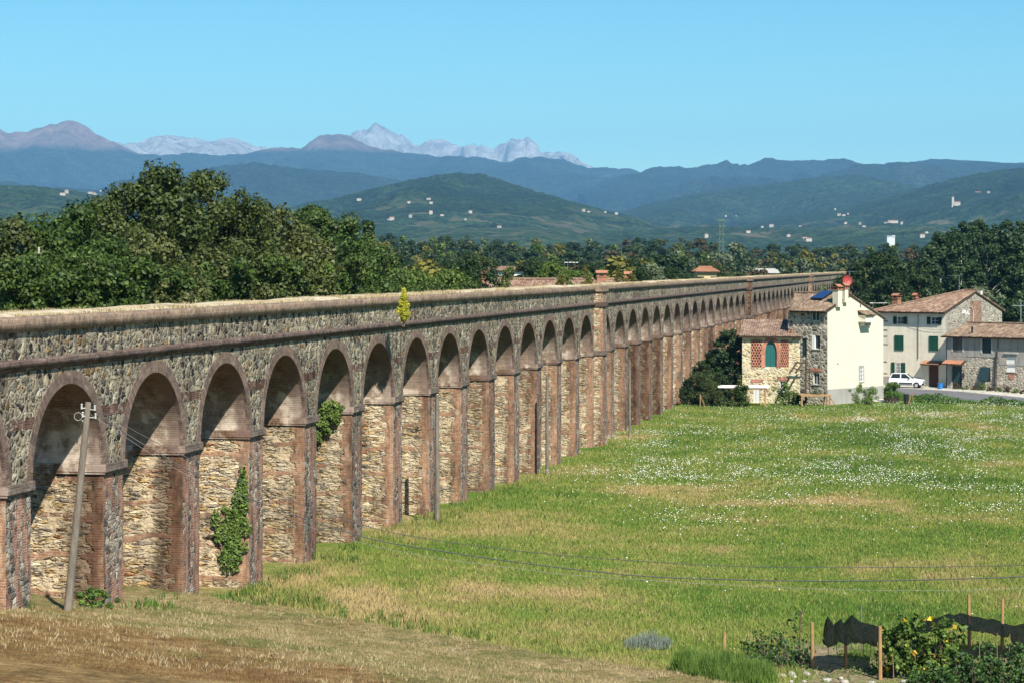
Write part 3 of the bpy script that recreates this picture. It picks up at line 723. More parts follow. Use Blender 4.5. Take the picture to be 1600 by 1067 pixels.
M_LEAF = {
 'olive': leaf_mat('oak_leaf', (.030, .052, .011), (.070, .090, .022), .18, .45),
 'oliveb': leaf_mat('oak_leaf_pale', (0.051, 0.068, 0.016), (0.102, 0.112, 0.034), .2, .45),
 'green': leaf_mat('green_leaf', (0.029, 0.058, 0.010), (0.068, 0.105, 0.020), .22, .45),
 'dark': leaf_mat('dark_leaf', (.016, .036, .012), (.036, .066, .020), .12, .4),
 'deep': leaf_mat('deep_green_leaf', (0.015, 0.033, 0.008), (0.035, 0.060, 0.015), .15, .3),
 'mid': leaf_mat('wood_leaf', (0.026, 0.048, 0.012), (0.058, 0.078, 0.022), .18, .25),
 'bright': leaf_mat('bright_leaf', (0.058, 0.102, 0.015), (0.109, 0.150, 0.027), .25, .25),
 'yellow': leaf_mat('yellowing_leaf', (0.095, 0.102, 0.020), (0.163, 0.150, 0.034), .22, .25),
 'silver': leaf_mat('willow_leaf', (0.075, 0.102, 0.051), (0.136, 0.163, 0.088), .2, .3),
 'rust': leaf_mat('browning_leaf', (0.051, 0.044, 0.019), (0.095, 0.068, 0.031), .15, .25),
 'ivy': leaf_mat('ivy_leaf', (.065, .115, .020), (.15, .20, .045), .15, 1.0, .4),
 'gold': leaf_mat('golden_leaf', (.30, .31, .03), (.50, .46, .05), .25, 2.0),
 'lush': leaf_mat('lush_leaf', (.06, .12, .02), (.13, .20, .04), .25, 1.0, .45),
 'grey': leaf_mat('lavender_leaf', (.16, .19, .16), (.27, .29, .27), .1, 2.0),
}
def leaf_quads(C, N, size, rng, asp=.62, curl=.25):
    """one folded leaf (2 triangles sharing a midrib -> a bent quad) at each point C facing N"""
    n = len(C)
    N = N / np.maximum(np.linalg.norm(N, axis=1, keepdims=True), 1e-6)
    a = rng.normal(size=(n, 3)); a -= (a * N).sum(1, keepdims=True) * N; a /= np.maximum(np.linalg.norm(a, axis=1, keepdims=True), 1e-6)
    b = np.cross(N, a); s = size * rng.uniform(.6, 1.35, (n, 1))
    p0 = C - a * s; p1 = C + b * s * asp - N * s * curl; p2 = C + a * s; p3 = C - b * s * asp - N * s * curl
    V = np.stack([p0, p1, p2, p3], 1).reshape(-1, 3)
    F = np.arange(n * 4).reshape(n, 4)
    return V, F
def crown(rng, H, W, z0, nclump, nleaf, lsize, crad, shape='round', gap=.0, droop=0, up=.35):
    """points and normals of leaf clumps filling a crown; H height above z0, W width"""
    cs = []; rs = []
    while len(cs) < nclump:
        t = rng.uniform(0, 1)
        if shape == 'round': prof = math.sin(math.pi * min(1, .10 + .88 * t) ** .85) ** .6 if t < .98 else .15
        elif shape == 'tall': prof = min(1, (t + .12) * 2.6) * (1 - t) ** .45
        elif shape == 'cone': prof = (1 - t) ** .8 * min(1, t * 8 + .4)
        elif shape == 'spire': prof = min(1, t * 5 + .3) * (1 - t ** 1.5)
        else: prof = (1 - t * .5)
        an = rng.uniform(0, 2 * math.pi); rr = math.sqrt(rng.uniform(.12, 1)) * prof * W / 2
        rr *= 1 + .22 * math.sin(an * 2 + H) + .12 * math.sin(an * 5 + t * 7)
        cs.append((math.cos(an) * rr, math.sin(an) * rr, z0 + t * H)); rs.append(crad * rng.uniform(.55, 1.35) * (1 - .35 * t))
    cs = np.array(cs); rs = np.array(rs)
    w = rs ** 2 / (rs ** 2).sum(); idx = rng.choice(nclump, nleaf, p=w)
    d = rng.normal(size=(nleaf, 3)); d /= np.linalg.norm(d, axis=1, keepdims=True)
    rad = rs[idx][:, None] * (rng.uniform(0, 1, (nleaf, 1)) ** .38) * (1 + .28 * (vnoise(d[:, 0] * 3 + idx * 3.7, d[:, 1] * 3 + d[:, 2] * 2, 5)[:, None] - .5) * 2)
    C = cs[idx] + d * rad * np.array([1, 1, .85])
    C[:, 2] -= droop * rad[:, 0]
    N = d + rng.normal(size=(nleaf, 3)) * .55 + np.array([0, 0, up])
    V, F = leaf_quads(C, N, lsize, rng)
    return V, F, cs
def tree_proto(kind, H, W, seed, leafm, barkm=None, nleaf=3000, lsize=.45, nclump=60, crad=1.2, shape='round', trunk_h=.25, name='broadleaf_tree', limbs=14, tr=.24, lean=0):
    rng = np.random.default_rng(seed); root = empty(name)
    z0 = H * trunk_h
    V, F, cs = crown(rng, H - z0, W, z0, nclump, nleaf, lsize, crad, shape)
    V[:, 2] = np.where(V[:, 2] < .1, .1, V[:, 2])
    np_mesh('crown', V, F, M_LEAF[leafm], root)
    b = MB(); top = H * .86; pts = [Vector((0, 0, -.4))]
    for k in range(1, 7): pts.append(Vector((rng.uniform(-.25, .25) * k * .3 + lean * k, rng.uniform(-.25, .25) * k * .3, top * k / 6)))
    for k in range(6): b.tube(pts[k], pts[k + 1], tr * (1 - k / 6.5), tr * (1 - (k + 1) / 6.5), 7, 0, False)
    idx = rng.choice(len(cs), min(limbs, len(cs)), replace=False)
    for i in idx:
        e = Vector(cs[i]); zz = max(z0 * .6, e.z - math.hypot(e.x, e.y) * .8 - .5); kk = min(5, max(0, int(zz / top * 6)))
        f = pts[kk].lerp(pts[kk + 1], (zz - pts[kk].z) / max(.1, pts[kk + 1].z - pts[kk].z))
        mid = f.lerp(e, .5) + Vector((0, 0, .25)); b.tube(f, mid, tr * .38, tr * .24, 5, 0, False); b.tube(mid, e, tr * .24, tr * .08, 5, 0, False)
    b.build('trunk', barkm or M_BARK, root)
    root['_h'] = H
    return root
protos_used = set()
def put(proto, x, y, z=None, sc=1.0, rz=None, label=None, cat='tree', group=None, sx=1.0):
    if proto.name in protos_used: o = copy_thing(proto)
    else: o = proto; protos_used.add(proto.name)
    if '_h' in o: del o['_h']
    o.location = (x, y, hz(x, y) if z is None else z); o.rotation_euler = (0, 0, random.uniform(0, 6.28) if rz is None else rz)
    o.scale = (sc * sx, sc * sx, sc)
    for k in ('label', 'category', 'group'):
        if k in o: del o[k]
    tag(o, label, cat, group); return o
def height_for(px, py, Y):               # scale so the top reaches pixel row py
    v = at(px, py, Y); return v.x, v.z - hz(v.x, Y)

# big trees behind the near part of the aqueduct
PB = [tree_proto('oak', 17, 9.5, 11, 'olive', nleaf=66000, lsize=.102, nclump=190, crad=1.05, shape='round', trunk_h=.12, name='oak_tree', limbs=40, tr=.34),
      tree_proto('oak', 16, 8.5, 12, 'olive', nleaf=58000, lsize=.102, nclump=170, crad=1.0, shape='tall', trunk_h=.10, name='oak_tree', limbs=40, tr=.3),
      tree_proto('oak', 14, 8.5, 13, 'oliveb', nleaf=54000, lsize=.102, nclump=160, crad=1.0, shape='round', trunk_h=.08, name='oak_tree', limbs=34, tr=.28)]
PG = [tree_proto('ash', 14, 8, 14, 'green', nleaf=52000, lsize=.102, nclump=130, crad=1.05, shape='round', trunk_h=.10, name='ash_tree', limbs=30, tr=.26),
      tree_proto('ash', 15, 6, 15, 'green', nleaf=42000, lsize=.102, nclump=120, crad=.8, shape='tall', trunk_h=.12, name='ash_tree', limbs=30, tr=.22)]
big = [ # px, top py, Y, proto, label
 (258, 250, 100, PB[1], 'tallest dark olive oak behind the wall, its pointed top above the ridge line'),
 (318, 262, 102, PB[0], 'broad dark oak just right of the tallest oak behind the wall'),
 (205, 282, 99, PB[0], 'broad dark oak just left of the tallest oak behind the wall'),
 (158, 302, 95, PB[1], 'medium oak on the left shoulder of the big oak clump'),
 (372, 305, 106, PB[1], 'medium oak on the right shoulder of the big oak clump'),
 (425, 322, 108, PB[2], 'paler olive oak at the right end of the big oak clump'),
 (470, 350, 112, PB[2], 'low pale olive oak right of the big oak clump'),
 (110, 322, 88, PG[0], 'green ash in front of the left end of the oak clump'),
 (60, 345, 84, PG[0], 'green ash next to the bare white trunk at the left'),
 (5, 338, 82, PB[2], 'olive oak at the left edge of the picture'),
 (-45, 330, 84, PG[0], 'green ash cut by the left edge of the picture'),
 (500, 320, 132, PG[1], 'slender green ash right of the oak clump, taller of the pair'),
 (535, 338, 136, PG[0], 'rounded green ash behind the golden shrub on the wall'),
 (482, 316, 140, PG[1], 'slender green ash behind the pale oak'),
 (560, 372, 120, PG[0], 'lower bright green ash right of the slender ashes'),
 (592, 392, 128, PG[0], 'low green ash at the right end of the near trees'),
 (300, 360, 90, PB[2], 'low bushy oak standing just behind the coping below the tallest oak'),
 (390, 385, 97, PB[2], 'low bushy oak standing just behind the coping below the right shoulder'),
 (200, 375, 84, PG[0], 'low bushy ash standing just behind the coping below the left shoulder'),
]
for px, py, Y, pr, lab in big:
    x, h = height_for(px, py, Y); ph = pr['_h'] if '_h' in pr else {'oak_tree': 17, 'oak_tree.001': 16, 'oak_tree.002': 14, 'ash_tree': 14, 'ash_tree.001': 15}[pr.name]
    wd = {'oak_tree': 9.5, 'oak_tree.001': 8.5, 'oak_tree.002': 8.5, 'ash_tree': 8, 'ash_tree.001': 6}[pr.name] * h / ph
    x = min(x, float(WALLX(Y)) - 3.0 - wd * .62)
    put(pr, x, Y, None, h / (ph * 1.03), None, lab, 'tree', 'trees behind the near end of the aqueduct')
# lower growth along the back of the wall
pb = tree_proto('bush', 13, 6.5, 21, 'green', nleaf=40000, lsize=.10, nclump=120, crad=.85, shape='dome', trunk_h=.02, name='bushy_tree', limbs=14, tr=.12)
pb2 = tree_proto('bush', 13, 6.0, 22, 'bright', nleaf=36000, lsize=.10, nclump=110, crad=.8, shape='dome', trunk_h=.02, name='bushy_tree', limbs=14, tr=.12)
shr = [(20, 76), (75, 79), (130, 82), (190, 84), (250, 90), (345, 96), (430, 102), (475, 108), (520, 114), (555, 120), (590, 125), (620, 131), (650, 136), (680, 143), (705, 150), (610, 146), (570, 138)]
for i, (px, Y) in enumerate(shr):
    top = (432 if px > 560 else 402) + random.uniform(-10, 10)
    x, h = height_for(px, top, Y); bx = float(WALLX(Y)) - 2.86
    sc = h / 13.3; x = min(x, bx - 4.1 * sc)
    put([pb, pb2][i % 2] if px > 420 else pb, x, Y, None, sc, None, '%s bushy tree growing close behind the coping, %s' % (['deep green', 'yellow green'][i % 2] if px > 420 else 'deep green', 'towards the golden shrub' if px > 420 else 'below the oaks'), 'tree', 'bushy trees close behind the wall')
# bare white trunk and the small spire tree
o = empty('dead_tree', (at(48, 430, 80).x, 80, -1.3), 0, 'slim pale leafless trunk among the green trees at the left', 'tree')
b = MB(); b.tube((0, 0, 0), (.1, 0, 6), .16, .13, 8); b.tube((.1, 0, 6), (.2, .1, 12.0), .13, .09, 8); b.tube((.2, .1, 12), (.28, .1, 14.9), .09, .04, 7)
b.tube((.2, .1, 11.4), (-.55, 0, 12.6), .05, .02, 6); b.tube((.22, .1, 12.5), (.8, 0, 13.3), .04, .015, 6); b.build('trunk', M_PALEBARK, o)
sp = tree_proto('spire', 16, 3.6, 31, 'deep', nleaf=9000, lsize=.18, nclump=70, crad=.55, shape='spire', trunk_h=.05, name='spire_poplar', limbs=10, tr=.16)
x, h = height_for(575, 338, 165); put(sp, x, 165, None, h / 16.5, None, 'narrow dark spire of a poplar rising right of the near trees', 'tree')

# middle belt of woodland
def variants(kind, n, H, W, shape, nleaf=2600, lsize=.42, crad=1.15, nclump=55, name='woodland_tree', th=.12):
    return [tree_proto(kind, H, W * random.uniform(.9, 1.15), 40 + k + len(kind) * 7, kind, nleaf=nleaf, lsize=lsize, nclump=nclump, crad=crad, shape=shape, trunk_h=th, name=name, limbs=8) for k in range(n)]
mid_p = variants('mid', 3, 16, 11, 'round', 5200, .34, 1.35, 60); deep_p = variants('deep', 2, 16, 10, 'round', 5200, .34, 1.3, 60)
br_p = variants('bright', 1, 13, 9, 'round', 4200, .34, 1.2, 50); ye_p = variants('yellow', 1, 13, 10, 'round', 4200, .34, 1.2, 50)
si_p = variants('silver', 1, 10, 11, 'round', 4200, .32, 1.2, 50, 'willow_tree'); ru_p = variants('rust', 1, 15, 9, 'round', 4200, .34, 1.2, 50)
kinds = {'mid green': (mid_p, 16), 'deep green': (deep_p, 16), 'bright green': (br_p, 13), 'yellowing': (ye_p, 13), 'silvery': (si_p, 10), 'browning': (ru_p, 15)}
toppx = [400, 560, 600, 650, 700, 800, 900, 960, 1000, 1050, 1100, 1150, 1200, 1250, 1330, 1400, 1440, 1700]
toppy = [360, 362, 364, 368, 370, 374, 374, 377, 371, 368, 374, 378, 383, 384, 381, 379, 379, 372]
near_k = {k: ([tree_proto(m, H_, W_, 140 + i, m, nleaf=28000, lsize=.135, nclump=110, crad=1.15, shape='round', trunk_h=.12, name=nm, limbs=14)], H_)
          for i, (k, m, H_, W_, nm) in enumerate([('mid green', 'mid', 16, 11, 'woodland_tree'), ('deep green', 'deep', 16, 10, 'woodland_tree'), ('bright green', 'bright', 13, 9, 'woodland_tree'), ('silvery', 'silver', 10, 11, 'willow_tree')])}
rows = [(205, .30), (235, .24), (270, .30), (315, .25), (370, .3), (430, .28), (500, .22), (580, .15), (670, .08), (760, .03), (850, 0)]
def zone(px):
    return 'left of the red tiled roof' if px < 750 else 'above the red tiled roof' if px < 990 else 'left of the lattice mast' if px < 1120 else 'between the lattice mast and the white gable house' if px < 1330 else 'behind the old stone gable'
cnt = 0
for ri, (Y, lo) in enumerate(rows):
    pxmax = 1500 - 87000 / Y - 10 if Y < 480 else 1640
    px = 540 + random.uniform(0, 30)
    while px < pxmax:
        k = random.choices(list(kinds), [.38, .27, .12, .06, .08, .09])[0]
        topy = np.interp(px, toppx, toppy) + lo * 150 * (1 if lo > 0 else 0) * random.uniform(.75, 1.15) + random.uniform(-3, 5)
        x, h = height_for(px, topy, Y + random.uniform(-12, 12))
        # trees taller than 21 m do not stand here
        h = min(h, 23) * random.uniform(.93, 1.03); ps, ph = (near_k if Y < 320 and k in near_k else kinds)[k]
        if (Y < 225 and 745 < px < 1000) or (Y < 340 and 752 < px < 830): px += 16; continue
        sc = h / (ph * 1.03)
        sx = min(1.25, max(.75, random.uniform(.85, 1.1) * 13 / (11 * sc)))
        Yt = Y + random.uniform(-10, 10)
        if Yt < 500: x = min(x, float(WALLX(Yt)) - 3.4 - 6.2 * sc * sx)
        put(random.choice(ps), x, Yt, None, sc, None, '%s tree in the wooded plain %s' % (k, zone(px)), 'tree', 'trees of the wooded plain', sx)
        px += 3400 / Y * 7.2 * random.uniform(.75, 1.15); cnt += 1
print('belt trees', cnt)
# a few that stand out
for px, py, Y, k, lab in [(1070, 412, 250, 'silvery', 'large silvery willow left of the ochre roofed house'), (1145, 384, 520, 'silvery', 'grey willow rising just right of the lattice mast'),
                          (1292, 393, 495, 'yellowing', 'yellowing round tree beside the far end of the aqueduct'), (1262, 400, 500, 'yellowing', 'smaller yellowing tree left of the round one at the far end'), (1296, 408, 486, 'silvery', 'low silvery bush at the far end of the aqueduct'),
                          (985, 404, 240, 'deep green', 'dark round tree above the orange chimney'), (740, 400, 175, 'deep green', 'dark round tree at the left end of the red tiled roof'), (640, 425, 150, 'bright green', 'bright green tree behind the golden shrub on the coping'), (700, 425, 160, 'bright green', 'bright green tree left of the dark round tree'), (860, 412, 230, 'bright green', 'bright green tree above the middle of the red tiled roof')]:
    x, h = height_for(px, py, Y); ps, ph = (near_k if Y < 320 and k in near_k else kinds)[k]; x = min(x, float(WALLX(Y)) - 3.4 - 5.8 * h / ph); put(random.choice(ps), x, Y, None, h / (ph * 1.03), None, lab, 'tree')
# dark poplars and the dark clump behind the houses
pop = [tree_proto('dark', 22, 8, 61 + k, 'dark', nleaf=14000, lsize=.26, nclump=130, crad=1.15, shape='tall', trunk_h=.16, name='poplar_tree', barkm=M_PALEBARK, limbs=26, tr=.26) for k in range(3)]
dk = [tree_proto('dark', 17, 12, 71 + k, 'deep', nleaf=16000, lsize=.24, nclump=130, crad=1.35, shape='round', trunk_h=.1, name='broad_dark_tree', limbs=26, tr=.3) for k in range(2)]
for i, (px, py, Y) in enumerate([(1470, 362, 300), (1488, 350, 310), (1508, 345, 300), (1530, 343, 312), (1552, 346, 305), (1575, 342, 298), (1598, 345, 306), (1622, 343, 300), (1648, 346, 300), (1452, 384, 292), (1500, 362, 280), (1545, 362, 282), (1590, 360, 280), (1675, 350, 296)]):
    x, h = height_for(px, py, Y); put(pop[i % 3], x, Y, None, h / 22.5, None, 'tall dark poplar with a %s in the grove behind the old stone gable' % ('domed top' if i % 3 == 0 else 'ragged top' if i % 3 == 1 else 'leaning top'), 'tree', 'dark poplars behind the stone house')
for px, py, Y, k, lab in [(1378, 390, 255, 0, 'broad dark tree right behind the red satellite dish'), (1350, 402, 262, 1, 'dark tree left of the broad one behind the dish'), (1415, 405, 258, 1, 'broad dark tree above the terracotta chimney'), (1440, 425, 250, 0, 'lower dark tree behind the ridge of the stone house'), (1395, 430, 245, 1, 'low dark tree behind the eaves between both houses'), (1330, 432, 250, 0, 'dark tree against the aqueduct behind the white gable')]:
    x, h = height_for(px, py, Y); put(dk[k], x, Y, None, h / 17.6, None, lab, 'tree')
wil = tree_proto('silver', 9, 8, 81, 'silver', nleaf=9000, lsize=.2, nclump=60, crad=1.0, name='willow_tree', limbs=10)
for px, py, Y, lab in [(1530, 447, 262, 'grey green willow just behind the top of the stone gable'), (1500, 458, 255, 'small grey willow left of the other behind the stone roof')]:
    x, h = height_for(px, py, Y); put(wil, x, Y, None, h / 9.3, None, lab, 'tree')
hd = tree_proto('dark', 8, 12, 88, 'dark', nleaf=9000, lsize=.24, nclump=70, crad=1.2, shape='dome', name='hedge_tree', limbs=6, trunk_h=.02)
for px, Y in [(1480, 262), (1530, 256), (1570, 252), (1605, 250), (1640, 250), (1440, 240)]:
    x, h = height_for(px, 462, Y); put(hd, x, Y, None, h / 8.6, None, 'low dark tree filling the foot of the grove behind the stone house', 'tree', 'low dark trees behind the stone house')
# trees between the aqueduct and the low stone house
lt = [tree_proto('dark', 8, 6.5, 91 + k, ['dark', 'deep'][k], nleaf=15000, lsize=.14, nclump=90, crad=.8, name='bay_tree', limbs=16, tr=.13, trunk_h=.08) for k in range(2)]
for px, py, Y, k, lab in [(1146, 512, 205, 0, 'tall dark bay tree against the left end of the low stone house'), (1120, 545, 207, 1, 'green tree leaning over the shed by the aqueduct'), (1150, 545, 203.5, 0, 'shaded dark tree behind the white porch roof'), (1098, 566, 199, 1, 'green bushy tree beside the aqueduct foot'), (1076, 590, 197, 0, 'small dark bush at the foot of the aqueduct'), (1128, 580, 202, 0, 'low dark tree behind the porch')]:
    x, h = height_for(px, py, Y); put(lt[k], x, Y, None, h / 8.3, None, lab, 'tree')
x, h = height_for(1287, 446, 216); put(wil, x, 216, None, h / 9.3, None, 'pale green tree seen between the aqueduct and the solar panel', 'tree', None, .42)
# ------------------------------------------------------------------ meadow grass, flowers and dry weeds
def grass_mat(name, dry=False, mown=False):
    g = G(name, .8, .15); p = g.pos(); isl = g.island()
    if dry: col = g.ramp(g.math('ADD', g.math('MULTIPLY', g.noise(p, .5, 4, .7), .6), g.math('MULTIPLY', isl, .4)), [(.25, (.20, .13, .05)), (.5, (.46, .36, .19)), (.75, (.64, .55, .36))])
    elif mown:
        br = g.step(g.n('Attribute', {'attribute_name': 'brown'}).outputs['Fac'], .2, .9)
        col = g.mix(br, mown_color(g, p), g.ramp(g.noise(p, 1.6, 5, .75), [(.35, (.10, .055, .024)), (.5, (.21, .12, .048)), (.66, (.36, .24, .11))]))
        col = g.mul(col, g.ramp(isl, [(0, (.7,) * 3), (1, (1.35,) * 3)]))
    else:
        col = field_color(g, p)
        col = g.mix(g.math('MULTIPLY', g.step(isl, .86, .9), .45), col, (.42, .33, .16))
        col = g.mul(col, g.ramp(isl, [(0, (.75, .78, .70)), (.5, (1.05, 1.05, 1.05)), (.8, (1.4, 1.38, 1.25))]))
    g.color(col)
    nrm = g.n('VectorMath', {'operation': 'NORMALIZE'}, {0: g.vadd(g.vscale(g.n('NewGeometry').outputs['Normal'], .4), (0, 0, .75))}).outputs[0]
    g.set(g.bsdf.inputs['Normal'], nrm)
    tr = g.n('BsdfTranslucent', None, {'Color': g.mul(col, (1.1, 1.15, .8))})
    mx = g.n('MixShader', None, {0: .3, 1: g.bsdf.outputs[0], 2: tr.outputs[0]})
    g.nt.links.new(mx.outputs[0], g.out.inputs['Surface'])
    return g.mat
def blades(X, Y, Z, Hh, rng, nb=4, w=.022, spread=.12, lean=.45):
    n = len(X); X = np.repeat(X, nb) + rng.normal(size=n * nb) * spread; Y = np.repeat(Y, nb) + rng.normal(size=n * nb) * spread
    Z = np.repeat(Z, nb); H = np.repeat(Hh, nb) * rng.uniform(.55, 1.2, n * nb)
    a = rng.uniform(0, 2 * np.pi, n * nb); l = rng.uniform(0, lean, n * nb) * H; b = rng.uniform(0, 2 * np.pi, n * nb)
    dx, dy = np.cos(a) * w, np.sin(a) * w
    if np.ndim(w): pass
    p0 = np.stack([X - dx, Y - dy, Z - .03], 1); p1 = np.stack([X + dx, Y + dy, Z - .03], 1)
    p2 = np.stack([X + np.cos(b) * l, Y + np.sin(b) * l, Z + H], 1)
    V = np.stack([p0, p1, p2], 1).reshape(-1, 3); return V, np.arange(len(V)).reshape(-1, 3)
def scatter(n, y0, y1, rng, pw=1.0, marg=.262):
    t = rng.uniform(0, 1, n) ** pw; Y = y0 + (y1 - y0) * t; X = rng.uniform(-marg, marg, n) * Y
    return X, Y
M_GRASS = grass_mat('meadow_grass_blades'); M_STRAW = grass_mat('dry_straw', True)
rng = np.random.default_rng(5)
X, Y = scatter(450000, 58, 215, rng, .85, .32)
def road_d(X, Y): return ((X - RC[0]) * .7071 + (Y - RC[1]) * .7071)
keep = (X > WALLX(Y) + .25) & (mown_f(X, Y) < .45) & (soil_f(X, Y) < .35)
rd = road_d(X, Y); keep &= ~((rd > -4.2)) & ~((X > 24) & (rd > -9.0) & (X < 41)) & ~((X > 19.5) & (X < 38) & (Y > 196.5))
X, Y = X[keep], Y[keep]
tall = .5 + .9 * fbm(X * .12, Y * .12, 44, 3) * (.6 + .8 * fbm(X * .8, Y * .8, 45, 2))
tall = np.where(X - WALLX(Y) < 2.5, tall * 1.35, tall)
wd = .007 + .00016 * np.repeat(Y, 4)
V, F = blades(X, Y, hgt(X, Y), .165 * tall, rng, 4, wd, .15, 1.15)
tag(np_mesh('meadow_grass', V, F, M_GRASS), kind='stuff')
# short dry stubble on the mown bank
X, Y = scatter(90000, 44, 80, rng, 1.0)
keep = (mown_f(X, Y) > .35) & (X > WALLX(Y) + .1); X, Y = X[keep], Y[keep]
V, F = blades(X, Y, hgt(X, Y), np.full(len(X), .05), rng, 3, .010, .09, 1.6)
o = tag(np_mesh('dry_stubble', V, F, grass_mat('mown_stubble', False, True)), kind='stuff'); vattr(o, 'brown', np.clip(brown_f(V[:, 0], V[:, 1]), 0, 1))
# scattered straw tufts and clods on the bank
X, Y = scatter(9000, 46, 80, rng, 1.0); keep = (mown_f(X, Y) > .6) & (X > WALLX(Y) + .2) & (fbm(X * .9, Y * .9, 66, 3) > .5); X, Y = X[keep], Y[keep]
V, F = blades(X, Y, hgt(X, Y), np.full(len(X), .11), rng, 6, .010, .07, 1.6)
tag(np_mesh('straw_tufts', V, F, M_STRAW), kind='stuff')
# greener weeds round the feet of the near piers and along the lip of the bank
X, Y = scatter(26000, 58, 130, rng, 1.0)
dw = X - WALLX(Y); q = bank_q(X, Y)
n = fbm(X * .55, Y * .55, 61, 3)
keep = ((dw > .05) & (dw < 1.9) & (n > .52)) | ((np.abs(q + .6) < 1.0) & (dw > 0) & (n > .44)); X, Y = X[keep], Y[keep]
M_WEED = leaf_mat('weed_leaf', (.055, .12, .018), (.13, .20, .04), .3, .8, .4)
V, F = blades(X, Y, hgt(X, Y), np.full(len(X), .34), rng, 5, .03, .14, .6)
tag(np_mesh('green_weeds', V, F, M_WEED), kind='stuff')
# dry weeds on top of the aqueduct
n = 26000
s = S0 + (S1 - S0) * rng.uniform(0, 1, n) ** 1.5; d = rng.uniform(.3, 2.65, n)
k = fbm(s * .35, d * .6, 71, 3) > .47; s, d = s[k], d[k]
X = -12.72 + W_DIR.x * s + N_IN.x * d; Y = 62.5 + W_DIR.y * s + N_IN.y * d
V, F = blades(X, Y, np.full(len(X), 11.47), .12 * (.4 + 1.3 * fbm(s * .3, d, 72, 3)), rng, 5, .010 + .00015 * np.repeat(Y, 5), .11, .8)
tag(np_mesh('dry_weeds', V, F, M_STRAW), kind='stuff')
# a few shoots hanging from the cornice joints
# white umbels in the meadow
def flower_mesh(n, zone_f, rng, y0=70, y1=200):
    X, Y = scatter(n, y0, y1, rng, .8); keep = zone_f(X, Y) > rng.uniform(0, 1, len(X)); X, Y = X[keep], Y[keep]
    Z = hgt(X, Y) + rng.uniform(.32, .58, len(X)); n = len(X)
    r = rng.uniform(.016, .036, n) ; N = np.stack([rng.normal(size=n) * .35, rng.normal(size=n) * .35 - .35, np.ones(n)], 1)
    N /= np.linalg.norm(N, axis=1, keepdims=True)
    a = np.cross(N, np.array([1.0, 0, 0])); a /= np.linalg.norm(a, axis=1, keepdims=True); b = np.cross(N, a)
    C = np.stack([X, Y, Z], 1); V = []
    K = 5
    ring = [C + (a * math.cos(2 * math.pi * k / K) + b * math.sin(2 * math.pi * k / K)) * r[:, None] + N * (.012) for k in range(K)]
    Vv = np.stack(ring + [C - N * .02], 1).reshape(-1, 3); F = []
    base = np.arange(n)[:, None] * (K + 1)
    F = np.concatenate([np.concatenate([base + K, base + k, base + (k + 1) % K], 1) for k in range(K)], 0)
    return Vv, F, n
def zone_f(X, Y):
    px = 800 + X / Y * 3400
    a = ss(.50, .62, fbm(X * .10, Y * .07, 81, 4)); b = ss(.48, .62, fbm(X * .5, Y * .35, 83, 3))
    m = ss(92, 112, Y) * ss(199, 188, Y) * ss(860, 1020, px + (Y - 110) * 2.2)
    core = ss(118, 132, Y) * ss(194, 178, Y) * ss(960, 1080, px)
    return np.clip((.09 + a * .65 + core * .34) * (.12 + b * .8) * m + .004 * (b + .2), 0, 1)
V, F, nf = flower_mesh(170000, zone_f, rng)
keepv = None
tag(np_mesh('white_meadow_flowers', V, F, flat('flower_white', (.60, .60, .54), var=.08)), kind='stuff')
print('flowers', nf)
# ------------------------------------------------------------------ house materials
def plaster(name, c, stain=.3, lo=.8):
    g = G(name, .9, .15); p = g.objc()
    col = g.mul(c, g.ramp(g.noise(p, .9, 5, .7), [(.3, (1 - stain * .4,) * 3), (.7, (1.04,) * 3)]))
    col = g.mul(col, g.ramp(g.noise(g.vec(p, (1, 1, .1)), 2.4, 4, .65), [(.28, (1 - stain * .55,) * 3), (.5, (1,) * 3)]))
    g.bump(g.noise(p, 30, 3), .12, .01); return g.done(col)
def house_stone(name, pal, mortar, sc=2.6, dark=1.0):
    g = G(name, .95, .1); p = g.objc(); x = g.sep(p)
    v = g.comb(g.math('ADD', x[0], g.math('MULTIPLY', x[1], 1.13)), x[2], 0)
    col, h = g.rubble(g.vec(v, (1, 1.35, 1)), sc, pal, mortar, .10, .2)
    pt = g.step(g.noise(p, .8, 5, .7), .54, .62); col = g.mix(g.math('MULTIPLY', pt, .5), col, mortar)
    g.bump(h, .9, .05); return g.done(g.mul(col, (dark,) * 3))
def tile_mat(name, a, b_, c):
    g = G(name, .9, .15); p = g.objc(); uv = g.sep(g.uv())
    cell = g.voro(g.comb(g.math('DIVIDE', uv[0], .22), g.math('DIVIDE', uv[1], .42), 0), 1.0, 'F1', .25)[1]
    r = g.sep(cell); col = g.ramp(r[0], [(0, a), (.5, b_), (1, c)])
    col = g.mul(col, g.ramp(g.noise(p, 1.2, 5, .75), [(.3, (.55, .52, .5)), (.7, (1.3, 1.28, 1.2))]))
    li = g.step(g.noise(p, 3.2, 4, .7), .57, .66); col = g.mix(g.math('MULTIPLY', li, .5), col, (.33, .31, .24))
    return g.done(col)
M_CREAM = plaster('cream_plaster', (.63, .59, .455), .18); M_CREAM2 = plaster('aged_cream_plaster', (.84, .76, .60), .35)
M_GREYP = plaster('grey_cement_plinth', (.34, .33, .30), .4); M_OLDP = plaster('old_grey_plaster', (.40, .37, .33), .7)
M_ST_Y = house_stone('yellow_rubble_wall', [(0, (.52, .42, .24)), (.25, (.44, .36, .22)), (.5, (.60, .52, .34)), (.75, (.36, .28, .17)), (.9, (.58, .54, .42))], (.56, .49, .34), 2.4)
M_ST_G = house_stone('grey_rubble_wall', [(0, (.20, .18, .15)), (.25, (.40, .36, .28)), (.5, (.30, .26, .20)), (.72, (.11, .095, .085)), (.86, (.50, .46, .36))], (.46, .42, .33), 2.2)
